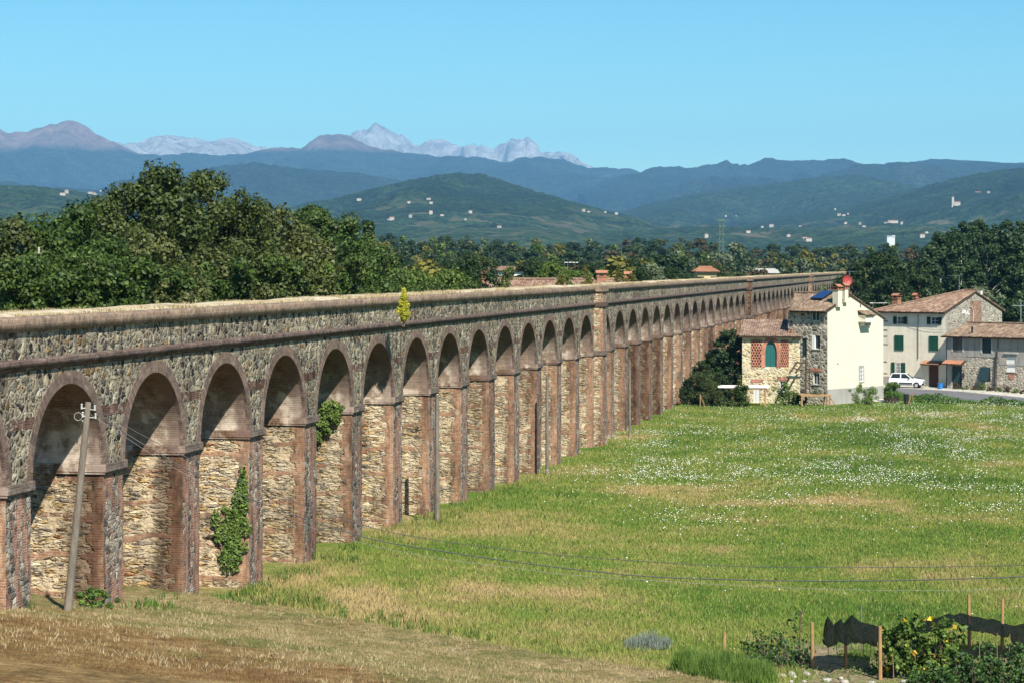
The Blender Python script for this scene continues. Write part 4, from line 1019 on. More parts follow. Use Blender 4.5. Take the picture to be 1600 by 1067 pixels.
M_ST_B = house_stone('grey_brown_gable_stone', [(0, (.26, .24, .20)), (.3, (.34, .31, .25)), (.6, (.20, .18, .15)), (.85, (.42, .38, .30))], (.33, .30, .25), 3.0)
M_TILE = tile_mat('aged_roof_tiles', (.13, .09, .065), (.20, .145, .105), (.29, .22, .16))
M_TILER = tile_mat('red_roof_tiles', (.14, .08, .06), (.22, .135, .10), (.32, .245, .185))
M_TILED = tile_mat('brown_roof_tiles', (.15, .10, .08), (.22, .15, .115), (.28, .21, .16))
M_GREEN = flat('green_shutter_paint', (.012, .075, .045), .55, .4, .15); M_TEAL = flat('teal_shutter_paint', (.02, .12, .115), .5, .4, .15)
M_DKGRN = flat('dark_blue_green_paint', (.018, .045, .05), .55, .4, .15)
M_WFRAME = flat('white_frame_paint', (.70, .70, .67), .6, .3, .06); M_BRWD = flat('brown_door_wood', (.10, .035, .022), .6, .3, .2)
M_GLASS = flat('window_glass', (.03, .04, .05), .08, .6, .1); M_WOOD = flat('weathered_timber', (.30, .19, .10), .85, .15, .3, 4); M_DKWD = flat('dark_timber', (.07, .05, .035), .85, .15, .3, 4)
M_OWOOD = flat('orange_brown_timber', (.34, .20, .09), .8, .15, .25, 4); M_TERR = flat('terracotta', (.33, .155, .095), .9, .1, .25); M_ORT = flat('bright_terracotta', (.31, .155, .09), .9, .1, .2)
M_BRK = dark_brick_mat('red_house_brick', (.34, .15, .10), (.46, .24, .17)); M_METAL = flat('grey_metal', (.35, .36, .37), .4, .5, .1, metal=.6); M_BLACK = flat('black_plastic', (.015, .015, .016), .5, .4, .2)
M_SILL = flat('stone_sill', (.48, .46, .42), .9, .1, .15); M_COPPER = flat('brown_downpipe', (.10, .065, .05), .5, .4, .2)
M_WHITE = flat('white_panel_paint', (.80, .78, .74), .7, .2, .06)

def wallpoly(name, outer, holes, mats, parent, depth=.22, flip=False):
    """wall in its own x-z plane, facing -y, with real openings and reveals; openings are (x0,x1,z0,z1) or point lists"""
    loops = [outer] + [h if not isinstance(h[0], (int, float)) else [(h[0], h[2]), (h[1], h[2]), (h[1], h[3]), (h[0], h[3])] for h in holes]
    pts = [p for L in loops for p in L]
    tri = tessellate_polygon([[Vector((x, z, 0)) for x, z in L] for L in loops])
    b = MB()
    for t in tri:
        q = [pts[i] for i in t]
        a = (q[1][0] - q[0][0]) * (q[2][1] - q[0][1]) - (q[2][0] - q[0][0]) * (q[1][1] - q[0][1])
        if a < 0: q = q[::-1]
        b.face([(x, 0, z) for x, z in q], 0, q)
    for L in loops[1:]:
        for k in range(len(L)):
            p, r = L[k], L[(k + 1) % len(L)]
            b.face([(p[0], 0, p[1]), (r[0], 0, r[1]), (r[0], depth, r[1]), (p[0], depth, p[1])], 0, [p, r, r, p])
    return b
def place_frame(o, loc, ang): o.location = loc; o.rotation_euler = (0, 0, ang)
class Face:
    """local frame of one facade: origin at its left bottom corner seen from outside, x to the right, y inwards"""
    def __init__(s, p0, p1, z0):
        s.p0 = Vector((p0[0], p0[1], z0)); d = Vector((p1[0] - p0[0], p1[1] - p0[1], 0)); s.L = d.length; s.u = d.normalized()
        s.n = Vector((-s.u.y, s.u.x, 0)); s.ang = math.atan2(s.u.y, s.u.x)
    def px(s, x, y):                 # where the sight line through a photo pixel meets the facade
        r = Vector(((x - 800) / 3400, 1, -(y - 416) / 3400)); c = Vector((0, 0, CAMZ))
        t = (s.p0 - c).dot(s.n) / r.dot(s.n); q = c + r * t - s.p0
        return q.dot(s.u), q.z
    def rect(s, x0, y0, x1, y1):
        a = s.px(x0, y1); b = s.px(x1, y0); c = s.px((x0 + x1) / 2, y1); d = s.px((x0 + x1) / 2, y0)
        return (a[0], b[0], c[1], d[1])
def kid(b, name, mats, parent, loc=(0, 0, 0), rz=0): return b.build(name, mats, parent, loc, rz)
def window(parent, r, depth=.16, mull=(1, 1), frame=M_WFRAME, shut=None, sill=True, bars=False, shutmat=None):
    x0, x1, z0, z1 = r; t = .055
    b = MB(); b.box(x0, x0 + t, depth - .05, depth, z0, z1).box(x1 - t, x1, depth - .05, depth, z0, z1).box(x0 + t, x1 - t, depth - .05, depth, z0, z0 + t).box(x0 + t, x1 - t, depth - .05, depth, z1 - t, z1)
    for k in range(1, mull[0] + 1): xm = x0 + (x1 - x0) * k / (mull[0] + 1); b.box(xm - .025, xm + .025, depth - .048, depth - .002, z0 + t, z1 - t)
    for k in range(1, mull[1] + 1): zm = z0 + (z1 - z0) * k / (mull[1] + 1); b.box(x0 + t, x1 - t, depth - .044, depth - .006, zm - .02, zm + .02)
    w = kid(b, 'window', frame, parent)
    kid(MB().box(x0 + .01, x1 - .01, depth - .018, depth - .012, z0 + .01, z1 - .01), 'pane', M_GLASS, w)
    if sill: kid(MB().box(x0 - .08, x1 + .08, -.07, .1, z0 - .07, z0 - .005), 'sill', M_SILL, w)
    if bars:
        bb = MB()
        for k in range(1, 5): xm = x0 + (x1 - x0) * k / 5; bb.box(xm - .015, xm + .015, -.02, .01, z0, z1)
        for k in range(1, 4): zm = z0 + (z1 - z0) * k / 4; bb.box(x0, x1, -.022, .012, zm - .015, zm + .015)
        kid(bb, 'grille', M_WFRAME, w)
    if shut:
        for sd in (-1, 1):
            wd = (x1 - x0) * .5; xa = (x0 - wd - .03) if sd < 0 else (x1 + .03); louvres(w, (xa, xa + wd, z0, z1), shutmat or M_GREEN)
    return w
def louvres(parent, r, mat, name='shutter', y0=-.06, y1=-.015):
    x0, x1, z0, z1 = r; b = MB(); t = .07
    b.box(x0, x0 + t, y0, y1, z0, z1).box(x1 - t, x1, y0, y1, z0, z1).box(x0 + t, x1 - t, y0, y1, z0, z0 + t).box(x0 + t, x1 - t, y0, y1, z1 - t, z1)
    n = max(4, int((z1 - z0) / .13))
    for k in range(n):
        za = z0 + t + (z1 - z0 - 2 * t) * k / n; zb = za + (z1 - z0 - 2 * t) / n
        b.face([(x0 + t, y0 + .006, za), (x1 - t, y0 + .006, za), (x1 - t, y1, zb), (x0 + t, y1, zb)])
    return kid(b, name, mat, parent)
def closed_shutters(parent, r, mat):
    x0, x1, z0, z1 = r; xm = (x0 + x1) / 2
    a = louvres(parent, (x0, xm - .01, z0, z1), mat); b = louvres(parent, (xm + .01, x1, z0, z1), mat); return a, b
def roof_sheet(name, c, mat, parent, th=.10, pitch=.22, amp=.045, rows=.42):
    """corrugated tile roof over the quad c = [eave left, eave right, ridge right, ridge left] (3-D points)"""
    c = [Vector(p) for p in c]; Le = max((c[1] - c[0]).length, (c[2] - c[3]).length); Ls = ((c[3] - c[0]).length + (c[2] - c[1]).length) / 2
    n = (c[1] - c[0]).cross(c[3] - c[0] if (c[3] - c[0]).length > .1 else c[2] - c[0]).normalized()
    nu = int(Le / pitch * 4); nv = max(4, int(Ls / rows) * 2)
    V = []; UV = []
    for i in range(nu + 1):
        u = i / nu; top = c[3].lerp(c[2], u); bot = c[0].lerp(c[1], u)
        hh = abs(math.sin(u * Le / pitch * math.pi)) * amp * 2 - amp
        for j in range(nv + 1):
            v = j / nv; p = bot.lerp(top, v); st = (.03 if j % 2 else -.005)
            jit = (_hash(np.array([i // 4]), np.array([j // 2]), 5)[0] - .5) * .035
            V.append(p + n * (hh + st + jit)); UV.append((u * Le, v * Ls))
    F = grid_faces(nu + 1, nv + 1)
    V = np.array([tuple(p) for p in V]); o = np_mesh(name, V, F, [mat, M_DKWD], parent, np.array(UV))
    b = MB(); d = n * -(amp + .02); d2 = n * -(amp + .02 + th)
    lo = [p + d for p in c]; l2 = [p + d2 for p in c]
    b.face([l2[0], l2[3], l2[2], l2[1]])
    for k in range(4): b.face([lo[k], l2[k], l2[(k + 1) % 4], lo[(k + 1) % 4]])
    b.face(lo)
    kid(b, 'roof_boarding', M_DKWD, o)
    return o
def tri_to(c): return c
def hcap(parent, p0, p1, mat, r=.10):
    b = MB(); p0 = Vector(p0); p1 = Vector(p1); L = (p1 - p0).length; n = max(2, int(L / .42)); d = (p1 - p0) / n
    for k in range(n): b.tube(p0 + d * k, p0 + d * (k + 1.08), r * 1.05, r * .86, 8)
    return kid(b, 'ridge_tiles', mat, parent)

# ------------------------------------------------------------------ white gable house
A = Vector((28.7, 198.0, 0)); Gd = Vector((.7071, .7071, 0)); Fd = Vector((-.7071, .7071, 0))
WG = 8.66; D_EAVE = 3.9; RIDGE_W = 3.43; zA = .1
h1 = empty('gabled_house', (A.x, A.y, 0), 0, 'cream house with a blank white gable, dark rubble side and solar panel', 'house')
def L1(p): return Vector(p) - Vector((A.x, A.y, 0))
B_ = A + Gd * WG; Cc = B_ + Fd * 6.2; Rm = A + Gd * RIDGE_W
fg = Face(A, B_, 0)
ze_l, zr, ze_r = 8.85, 10.22, 8.05
o = wallpoly('w', [(0, 1.72), (WG, 1.72), (WG, ze_r), (RIDGE_W, zr), (0, ze_l)], [fg.rect(1343, 597, 1350.5, 571)[:4] if 0 else fg.rect(1342.5, 571.5, 1349.5, 595.5)], M_CREAM, h1)
gw = kid(o, 'gable_wall', M_CREAM, h1, L1(A), fg.ang)
kid(MB().box(-.03, WG + .03, -.04, .3, zA - .6, 1.72), 'plinth', M_GREYP, h1, L1(A), fg.ang)
window(gw, fg.rect(1342.5, 571.5, 1349.5, 595.5), bars=True, mull=(1, 1))
r = fg.rect(1342.5, 571.5, 1349.5, 595.5)
kid(MB().box(r[0] - .14, r[0] - .005, -.03, .02, r[2], r[3] + .12).box(r[1] + .005, r[1] + .14, -.03, .02, r[2], r[3] + .12).box(r[0], r[1], -.03, .02, r[3] + .005, r[3] + .12), 'window_surround', M_SILL, gw)
# jutting box (old privy) on the gable with its little roof
r = fg.rect(1341, 484, 1354, 502)
x0, x1, z0, z1 = r[0], r[1], r[2], r[3] - .50
pv = kid(MB().box(x0, x1, -.85, 0, z0, z1), 'jutting_box', M_CREAM2, gw)
kid(MB().box(x0 - .03, x1 + .03, -.9, 0, z0 - .10, z0 - .003).box(x0 + .15, x0 + .32, -.6, 0, z0 - .42, z0 - .1).box(x1 - .32, x1 - .15, -.6, 0, z0 - .42, z0 - .1), 'corbel', M_SILL, pv)
roof_sheet('canopy_roof', [(x0 - .12, -1.05, z1 + .02), (x1 + .12, -1.05, z1 + .02), (x1 + .12, -.02, z1 + .42), (x0 - .12, -.02, z1 + .42)], M_TILE, pv, .05)
kid(MB().tube((fg.px(1344, 475)[0], -.03, fg.px(1344, 480)[1]), (fg.px(1344, 475)[0], -.03, fg.px(1344, 475)[1]), .07, .04, 6), 'wall_lamp', M_COPPER, gw)
kid(MB().tube((fg.px(1309, 567)[0], -.03, fg.px(1309, 568)[1]), (fg.px(1309, 567)[0], .01, fg.px(1309, 568)[1]), .08, .08, 8), 'vent', M_COPPER, gw)
# stone side
D_ = A + Fd * D_EAVE
fs = Face(D_, A, 0)
holes = [fs.rect(1268, 485.5, 1280, 501.5), fs.rect(1270, 524, 1281.5, 545), fs.rect(1252.5, 528.5, 1260.5, 557), fs.rect(1270.5, 582, 1280, 600)]
o = wallpoly('w', [(-.6, -.6), (fs.L - .02, -.6), (fs.L - .02, ze_l), (-.6, ze_l)], holes, M_ST_G, h1)
sw = kid(o, 'side_wall', M_ST_G, h1, L1(D_), fs.ang)
window(sw, holes[0], mull=(1, 0)); window(sw, holes[1], mull=(0, 0)); window(sw, holes[3], mull=(1, 0))
r = holes[1]; kid(MB().box(r[0] - .1, r[0] + .25, -.03, .1, r[2], r[3]), 'open_shutter', M_WHITE, sw)
r = holes[2]; kid(MB().box(r[0], r[1], .10, .15, r[2], r[3]), 'door', M_DKGRN, sw)
r = holes[3]; kid(MB().box(r[0] - .3, r[1] + .3, -.035, .02, r[3] + .12, r[3] + .42), 'brick_lintel', M_BRK, sw)
# back walls
E_ = Rm + Fd * 6.2
bk = MB()
pts = [B_, Cc, E_, D_ - Vector((.42, -.42, 0))]
for a, b_, za, zb in ((B_, Cc, ze_r, ze_r), (Cc, E_, ze_r, zr), (E_, D_, zr, ze_l)):
    bk.face([L1(a) + Vector((0, 0, -.6)), L1(b_) + Vector((0, 0, -.6)), L1(b_) + Vector((0, 0, zb - .1)), L1(a) + Vector((0, 0, za - .1))])
kid(bk, 'back_wall', M_ST_G, h1)
# roof slopes
ov = .45
def Z(p, z): q = L1(p); return (q.x, q.y, z)
sl = (zr - ze_l) / RIDGE_W; sr = (zr - ze_r) / (WG - RIDGE_W)
rA = roof_sheet('roof', [Z(A - Gd * ov - Fd * .12 + Fd * (D_EAVE + .25), ze_l - sl * ov + .12), Z(A - Gd * ov - Fd * .12, ze_l - sl * ov + .12), Z(Rm - Fd * .12, zr + .12), Z(Rm + Fd * 6.4, zr + .12)], M_TILE, h1)
rB = roof_sheet('roof', [Z(B_ + Gd * .35 - Fd * .12, ze_r - sr * .35 + .12), Z(B_ + Gd * .35 + Fd * 6.3, ze_r - sr * .35 + .12), Z(Rm + Fd * 6.3, zr + .12), Z(Rm - Fd * .12, zr + .12)], M_TILE, h1)
hcap(rA, Z(Rm - Fd * .12, zr + .20), Z(Rm + Fd * 6.3, zr + .20), M_TILE)
def onroofA(px, py, lift=0):
    """point of the left slope seen through a pixel"""
    n = Gd.cross(Vector((0, 0, 1))) # unused direction helper
    P0 = A + Vector((0, 0, ze_l + .12)); nn = Vector((-Gd.x * sl, -Gd.y * sl, 1)).normalized()
    r_ = Vector(((px - 800) / 3400, 1, -(py - 416) / 3400)); c_ = Vector((0, 0, CAMZ)); t = (P0 - c_).dot(nn) / r_.dot(nn)
    return c_ + r_ * t
# solar panel raised above the tiles
q = [onroofA(*t) for t in ((1266, 470), (1285, 471), (1301, 460), (1286, 459))]
q = [L1(p) + Vector((0, 0, .28)) for p in q]
b = MB(); b.face(q); lo = [p - Vector((0, 0, .10)) for p in q]; b.face(lo[::-1])
for k in range(4): b.face([lo[k], lo[(k + 1) % 4], q[(k + 1) % 4], q[k]], 1)
sp_ = kid(b, 'solar_panel', [flat('solar_glass', (.012, .03, .11), .12, .7, .1), M_BLACK], rA)
legs = MB()
for k in range(4): legs.tube(lo[k], lo[k] - Vector((0, 0, .22)), .03, .03, 6)
kid(legs, 'support', M_METAL, sp_)
def chimney(parent, c, w, d, z0, z1, ang, mat, cap=None, pots=True, capmat=None):
    b = MB().box(-w / 2, w / 2, -d / 2, d / 2, z0, z1); o = kid(b, 'chimney', mat, parent, c, ang)
    cb = MB().box(-w / 2 - .06, w / 2 + .06, -d / 2 - .06, d / 2 + .06, z1, z1 + .07)
    for sx in (-1, 1):
        for sy in (-1, 1): cb.box(sx * w * .36 - .07, sx * w * .36 + .07, sy * d * .36 - .07, sy * d * .36 + .07, z1 + .07, z1 + .34)
    cb.face([(-w / 2 - .1, -d / 2 - .1, z1 + .34), (w / 2 + .1, -d / 2 - .1, z1 + .34), (w / 2 + .1, 0, z1 + .55), (-w / 2 - .1, 0, z1 + .55)])
    cb.face([(-w / 2 - .1, 0, z1 + .55), (w / 2 + .1, 0, z1 + .55), (w / 2 + .1, d / 2 + .1, z1 + .34), (-w / 2 - .1, d / 2 + .1, z1 + .34)])
    cb.box(-w / 2 - .1, w / 2 + .1, -d / 2 - .1, d / 2 + .1, z1 + .31, z1 + .338)
    kid(cb, 'chimney_cap', capmat or M_TERR, o); return o
for (px, py, w, hh) in ((1308.5, 473, .62, 1.25), (1319.5, 466, .5, .95)):
    p = onroofA(px, py); chimney(rA, L1(p), w, w, -.4 - p.z * 0, hh - .12, fg.ang, M_CREAM, capmat=M_TERR)
# red satellite dish and the aerials
p = onroofA(1319, 462); q0 = L1(p) + Vector((.35, .6, 0)); b = MB(); b.tube(q0, q0 + Vector((0, 0, 1.75)), .03, .03, 8)
ms = kid(b, 'dish_mast', M_METAL, h1)
b = MB(); cen = q0 + Vector((0, -.12, 1.35)); nrm = Vector((.15, -1, .25)).normalized(); a_ = nrm.orthogonal().normalized(); b2 = nrm.cross(a_)
rings = []
for k, (rr, dd) in enumerate(((.02, 0), (.22, .02), (.38, .07), (.47, .12))):
    rings.append([cen + nrm * dd + (a_ * math.cos(t) + b2 * math.sin(t)) * rr for t in [2 * math.pi * i / 20 for i in range(20)]])
for k in range(3):
    for i in range(20): b.face([rings[k][i], rings[k][(i + 1) % 20], rings[k + 1][(i + 1) % 20], rings[k + 1][i]])
b.tube(cen, cen + nrm * .55, .02, .02, 6); b.tube(cen + nrm * .5, cen + nrm * .62, .05, .05, 8)
kid(b, 'satellite_dish', flat('red_dish_paint', (.28, .028, .025), .5, .4, .1), ms)
def aerial(parent, base, h, els, dirv, name='aerial', ln=.9):
    b = MB(); base = Vector(base); top = base + Vector((0, 0, h)); b.tube(base, top, .022, .018, 6)
    d = Vector(dirv).normalized(); s_ = Vector((-d.y, d.x, 0)); b.tube(top - d * .3, top + d * ln, .014, .014, 5)
    for k in range(els): c_ = top + d * (ln * k / max(1, els - 1)); b.tube(c_ - s_ * (.42 - .02 * k), c_ + s_ * (.42 - .02 * k), .011, .011, 4)
    return kid(b, name, M_METAL, parent)
p = onroofA(1322, 462); aerial(h1, L1(p) + Vector((.5, 1.2, -.4)), 2.6, 6, (.6, .8, 0))
aerial(h1, L1(at(1364, 492, 206)) + Vector((0, 0, -.4)), 1.5, 10, (1, .12, 0), ln=1.35)

# ------------------------------------------------------------------ low house with the pointed window
P3a, P3b = Vector((21.28, 201.2, 0)), Vector((26.75, 200.15, 0)); f3 = Face(P3a, P3b, 0)
h3 = empty('low_stone_house', (P3a.x, P3a.y, 0), 0, 'low yellow stone house with a pointed teal window between panels of pierced brick', 'house')
def L3(p): return Vector(p) - Vector((P3a.x, P3a.y, 0))
ze3 = 6.45
x0, x1, z0, z1 = f3.rect(1195.5, 533, 1213.5, 573)
xm = (x0 + x1) / 2; wa = (x1 - x0) / 2; zs = z0 + (z1 - z0) * .55
def pointed(w, z0, zs, zt, n=8):
    pts = [(xm - w, z0), (xm + w, z0)]
    for k in range(n + 1): t = k / n; pts.append((xm + w * math.cos(t * math.pi / 2) ** .9 if k < n else xm, zs + (zt - zs) * math.sin(t * math.pi / 2)))
    for k in range(n - 1, -1, -1): t = k / n; pts.append((xm - w * math.cos(t * math.pi / 2) ** .9, zs + (zt - zs) * math.sin(t * math.pi / 2)))
    return pts
arch_in = pointed(wa, z0, zs, z1); arch_out = pointed(wa + .36, z0 - .12, zs, z1 + .42)
doorr = f3.rect(1177, 602, 1188, 628); winr = f3.rect(1218.5, 595, 1227.5, 611.5)
pl = f3.rect(1173.5, 531, 1190.5, 573); prr = f3.rect(1219.5, 531, 1232.5, 573)
o = wallpoly('w', [(0, -.6), (f3.L, -.6), (f3.L, ze3), (0, ze3)], [arch_in, doorr, winr, pl, prr], M_ST_Y, h3)
w3 = kid(o, 'front_wall', M_ST_Y, h3, (0, 0, 0), f3.ang)
b = MB(); n = len(arch_in)
for k in range(1, n):
    b.face([(arch_in[k][0], -.03, arch_in[k][1]), (arch_out[k][0], -.03, arch_out[k][1]), (arch_out[(k + 1) % n][0], -.03, arch_out[(k + 1) % n][1]), (arch_in[(k + 1) % n][0], -.03, arch_in[(k + 1) % n][1])], 0,
           [(k * .2, 0), (k * .2, .36), (k * .2 + .2, .36), (k * .2 + .2, 0)])
    b.face([(arch_out[k][0], -.03, arch_out[k][1]), (arch_out[(k + 1) % n][0], -.03, arch_out[(k + 1) % n][1]), (arch_out[(k + 1) % n][0], .02, arch_out[(k + 1) % n][1]), (arch_out[k][0], .02, arch_out[k][1])])
    b.face([(arch_in[k][0], -.03, arch_in[k][1]), (arch_in[(k + 1) % n][0], -.03, arch_in[(k + 1) % n][1]), (arch_in[(k + 1) % n][0], .02, arch_in[(k + 1) % n][1]), (arch_in[k][0], .02, arch_in[k][1])])
kid(b, 'brick_arch', M_BRK, w3)
b = MB(); b.face([(p[0], .14, p[1]) for p in arch_in])
for k in range(1, 8): xx = xm - wa + 2 * wa * k / 8; b.box(xx - .018, xx + .018, .105, .14, z0, zs + (z1 - zs) * max(.1, 1 - (abs(xx - xm) / wa) ** 2.2) * .93)
kid(b, 'pointed_window', M_TEAL, w3)
def lattice(parent, r):
    x0, x1, z0, z1 = r; b = MB(); bh = .115; nrow = int((z1 - z0) / (bh * 2)); n = max(4, int((x1 - x0) / .36))
    for j in range(nrow * 2):
        zc = z0 + (z1 - z0) * j / (nrow * 2); zt = zc + (z1 - z0) / (nrow * 2)
        if j % 2: b.box(x0, x1, -.03, .08, zc + .022, zt - .022)
        else:
            for k in range(n + 1):
                xx = x0 + (x1 - x0) * (k + (.5 if (j // 2) % 2 else 0)) / n
                if xx - .05 >= x0 - .06 and xx + .06 <= x1 + .06: b.box(max(x0, xx - .055), min(x1, xx + .055), -.026, .076, zc - .012, zt + .012)
    o = kid(b, 'pierced_brick_panel', M_BRK, parent)
    kid(MB().box(x0, x1, .21, .23, z0, z1), 'panel_back', M_DKWD, o)
lattice(w3, pl); lattice(w3, prr)
window(w3, winr, mull=(1, 2), bars=False); kid(MB().box(winr[0] - .25, winr[1] + .3, -.03, .02, winr[3] + .05, winr[3] + .32), 'brick_lintel', M_BRK, w3)
dd = kid(MB().box(doorr[0], doorr[1], .08, .13, doorr[2], doorr[3]), 'door', M_WFRAME, w3)
b = MB()
for k in range(5): xx = doorr[0] + (doorr[1] - doorr[0]) * (k + .5) / 5; b.box(xx - .012, xx + .012, .05, .078, doorr[2] + .1, doorr[3] - .05)
kid(b, 'door_grille', M_METAL, dd)
kid(MB().box(doorr[0] - .25, doorr[1] + .25, -.03, .02, doorr[3] + .3, doorr[3] + .58), 'brick_lintel', M_BRK, w3)
sd = f3.n * 4.6
for nm, a, b_ in (('side_wall', P3a + sd, P3a), ('side_wall', P3b, P3b + sd)):
    fx = Face(a, b_, 0); hl, hr = (ze3 + 1.3, ze3) if b_ == P3a else (ze3, ze3 + 1.3)
    kid(wallpoly('w', [(0, -.6), (fx.L, -.6), (fx.L, hr), (0, hl)], [], M_ST_Y, h3), nm, M_ST_Y, h3, L3(a), fx.ang)
fx = Face(P3b + sd, P3a + sd, 0); kid(wallpoly('w', [(0, -.6), (fx.L, -.6), (fx.L, ze3 + 1.3), (0, ze3 + 1.3)], [], M_ST_Y, h3), 'back_wall', M_ST_Y, h3, L3(P3b + sd), fx.ang)
e0 = P3a - f3.n * .42 - f3.u * .3; e1 = P3b - f3.n * .42 - f3.u * .1; t0 = P3a + f3.n * 4.7 - f3.u * .3; t1 = P3b + f3.n * 4.7 - f3.u * .1
r3 = roof_sheet('roof', [tuple(L3(e0) + Vector((0, 0, ze3 + .02))), tuple(L3(e1) + Vector((0, 0, ze3 + .02))), tuple(L3(t1) + Vector((0, 0, ze3 + 1.42))), tuple(L3(t0) + Vector((0, 0, ze3 + 1.42)))], M_TILED, h3)
kid(MB().tube((f3.px(1237, 517)[0], .35, ze3 + .1), (f3.px(1237, 517)[0], .35, ze3 + .62), .11, .11, 8).tube((f3.px(1237, 517)[0], .35, ze3 + .62), (f3.px(1237, 517)[0], .35, ze3 + .72), .16, .05, 8), 'flue', M_ORT, w3)

# porch with a white roof sheet on timber posts
pc = at(1162, 612, 197); pz = hz(24, 197)
po = empty('porch', (pc.x, 197.2, pz), -.10, 'white roofed open porch on timber posts in front of the low stone house', 'porch')
Wp = 4.55
kid(MB().box(-2.3, 2.3, -1.3, 1.5, 1.72, 1.79).box(-2.3, 2.3, -1.33, -1.30, 1.69, 1.82), 'porch_roof', M_WHITE, po)
kid(MB().box(-1.2, 2.1, -1.25, -1.13, 1.54, 1.715).box(-1.2, 2.1, 1.2, 1.32, 1.54, 1.715), 'beam', M_OWOOD, po)
for x_, y_ in ((-1.0, -1.19), (1.95, -1.19), (-1.0, 1.25), (1.95, 1.25)): kid(MB().box(x_ - .06, x_ + .06, y_ - .06, y_ + .06, -.3, 1.54), 'post', M_OWOOD, po)

# timber deck by the corner and the slanted dark beams
dk_ = empty('timber_deck', (at(1270, 625, 196.4).x, 196.4, .25), R(8), 'orange timber deck on braced legs below the rubble wall', 'deck')
kid(MB().box(-1.35, 1.45, -.9, .9, 1.0, 1.12), 'deck_top', M_OWOOD, dk_)
for x_, y_ in ((-1.25, -.8), (1.35, -.8), (-1.25, .8), (1.35, .8)): kid(MB().box(x_ - .07, x_ + .07, y_ - .07, y_ + .07, -.3, 1.0), 'leg', M_OWOOD, dk_)
b = MB(); b.tube((1.35, -.9, .9), (.7, -.95, -.1), .04, .04, 6); b.tube((1.35, -.9, .9), (2.0, -.95, -.1), .04, .04, 6); kid(b, 'brace', M_OWOOD, dk_)
b = MB()
for dx in (0, .62): b.tube(at(1234 + dx * 15, 582, 197.5), at(1246 + dx * 15, 565, 199.2), .09, .09, 6)
b.tube(at(1241, 566, 199.2), at(1262, 567, 199.0), .07, .07, 6); b.tube(at(1240, 575, 198.6), at(1256, 579, 198.4), .06, .06, 6)
tag(b.build('slanted_beams', M_DKWD), 'dark slanted pergola beams jutting from the rubble wall beside the low house', 'pergola')
b = MB(); b.box(-.08, .08, -.08, .08, -.2, 4.2); b.box(.3, .38, -.05, .05, 1.2, 3.4); b.box(.07, .3, -.04, .04, 2.2, 2.3); b.box(.07, .3, -.04, .04, 3.2, 3.3)
tag(b.build('cluttered_post', M_DKWD, None, (at(1259, 620, 197.6).x, 197.6, .3)), 'dark upright post with clutter hung on it at the corner of the rubble house', 'post')

# ------------------------------------------------------------------ two-storey cream house with a stone gable
K = Vector((43.1, 216, 0)); f_ = Vector((.7071, -.7071, 0)); g_ = Vector((.7071, .7071, 0)); zG = .85
LF = 11.0; P2a = K - f_ * LF; f2 = Face(P2a, K, 0)
h2 = empty('two_storey_house', (K.x, K.y, 0), 0, 'cream two-storey house with green shutters, red tiled roof and bare stone gable', 'house')
def L2(p): return Vector(p) - Vector((K.x, K.y, 0))
z2 = 8.35
wins_open = [f2.rect(1401.5, 495, 1412, 506.5), f2.rect(1454.5, 495.5, 1465.5, 507)]
cl = [f2.rect(1398, 524, 1412, 547), f2.rect(1452, 525, 1466, 548)]
lw = f2.rect(1398.5, 566, 1409, 588); dr = f2.rect(1451, 570.5, 1466.5, 605)
dr = (dr[0], dr[1], .9, dr[3])
o = wallpoly('w', [(0, 0), (LF, 0), (LF, z2), (0, z2)], wins_open + [lw, dr], M_CREAM2, h2)
w2 = kid(o, 'front_wall', M_CREAM2, h2, L2(P2a), f2.ang)
for r in wins_open: window(w2, r, mull=(1, 1), shut=True, shutmat=M_DKWD if 0 else flat('dark_olive_shutter', (.03, .045, .025), .6, .3, .15))
for r in cl: closed_shutters(w2, r, M_GREEN)
window(w2, lw, mull=(1, 1), bars=True, shut=True)
kid(MB().box(dr[0], dr[1], .14, .19, dr[2], dr[3]), 'door', M_BRWD, w2)
cx = (dr[0] + dr[1]) / 2
def canopy(parent, cx, z, w, d, mat):
    o = roof_sheet('door_canopy', [(cx - w / 2, -d, z), (cx + w / 2, -d, z), (cx + w / 2, -.01, z + .32), (cx - w / 2, -.01, z + .32)], mat, parent, .05)
    return o
canopy(w2, cx, dr[3] + .14, 2.3, .8, M_ORT)
a = f2.px(1435, 492); c_ = f2.px(1435, 560)
kid(MB().tube((a[0], -.06, c_[1]), (a[0], -.06, z2 - .3), .03, .03, 6), 'pipe', M_COPPER, w2)
b = MB(); p0 = f2.px(1415, 505); p1 = f2.px(1478, 515)
for k in range(8): t0_ = k / 8; t1_ = (k + 1) / 8; zz = lambda t: p0[1] + (p1[1] - p0[1]) * t - .25 * 4 * t * (1 - t); b.tube((p0[0] + (p1[0] - p0[0]) * t0_, -.1, zz(t0_)), (p0[0] + (p1[0] - p0[0]) * t1_, -.1, zz(t1_)), .012, .012, 4)
kid(b, 'cable', M_BLACK, w2)
for (px, py) in ((1384, 502), (1383, 516), (1383, 525.5), (1384, 538), (1382, 565), (1383, 583)):
    a = f2.px(px, py); kid(MB().box(a[0] - .28, a[0] + .28, -.012, .05, a[1] - .07, a[1] + .07), 'bare_stone_patch', M_ST_B, w2)
kid(MB().box(0, LF - 3.0, -.025, .05, .3, 1.75), 'plinth', M_OLDP, w2)
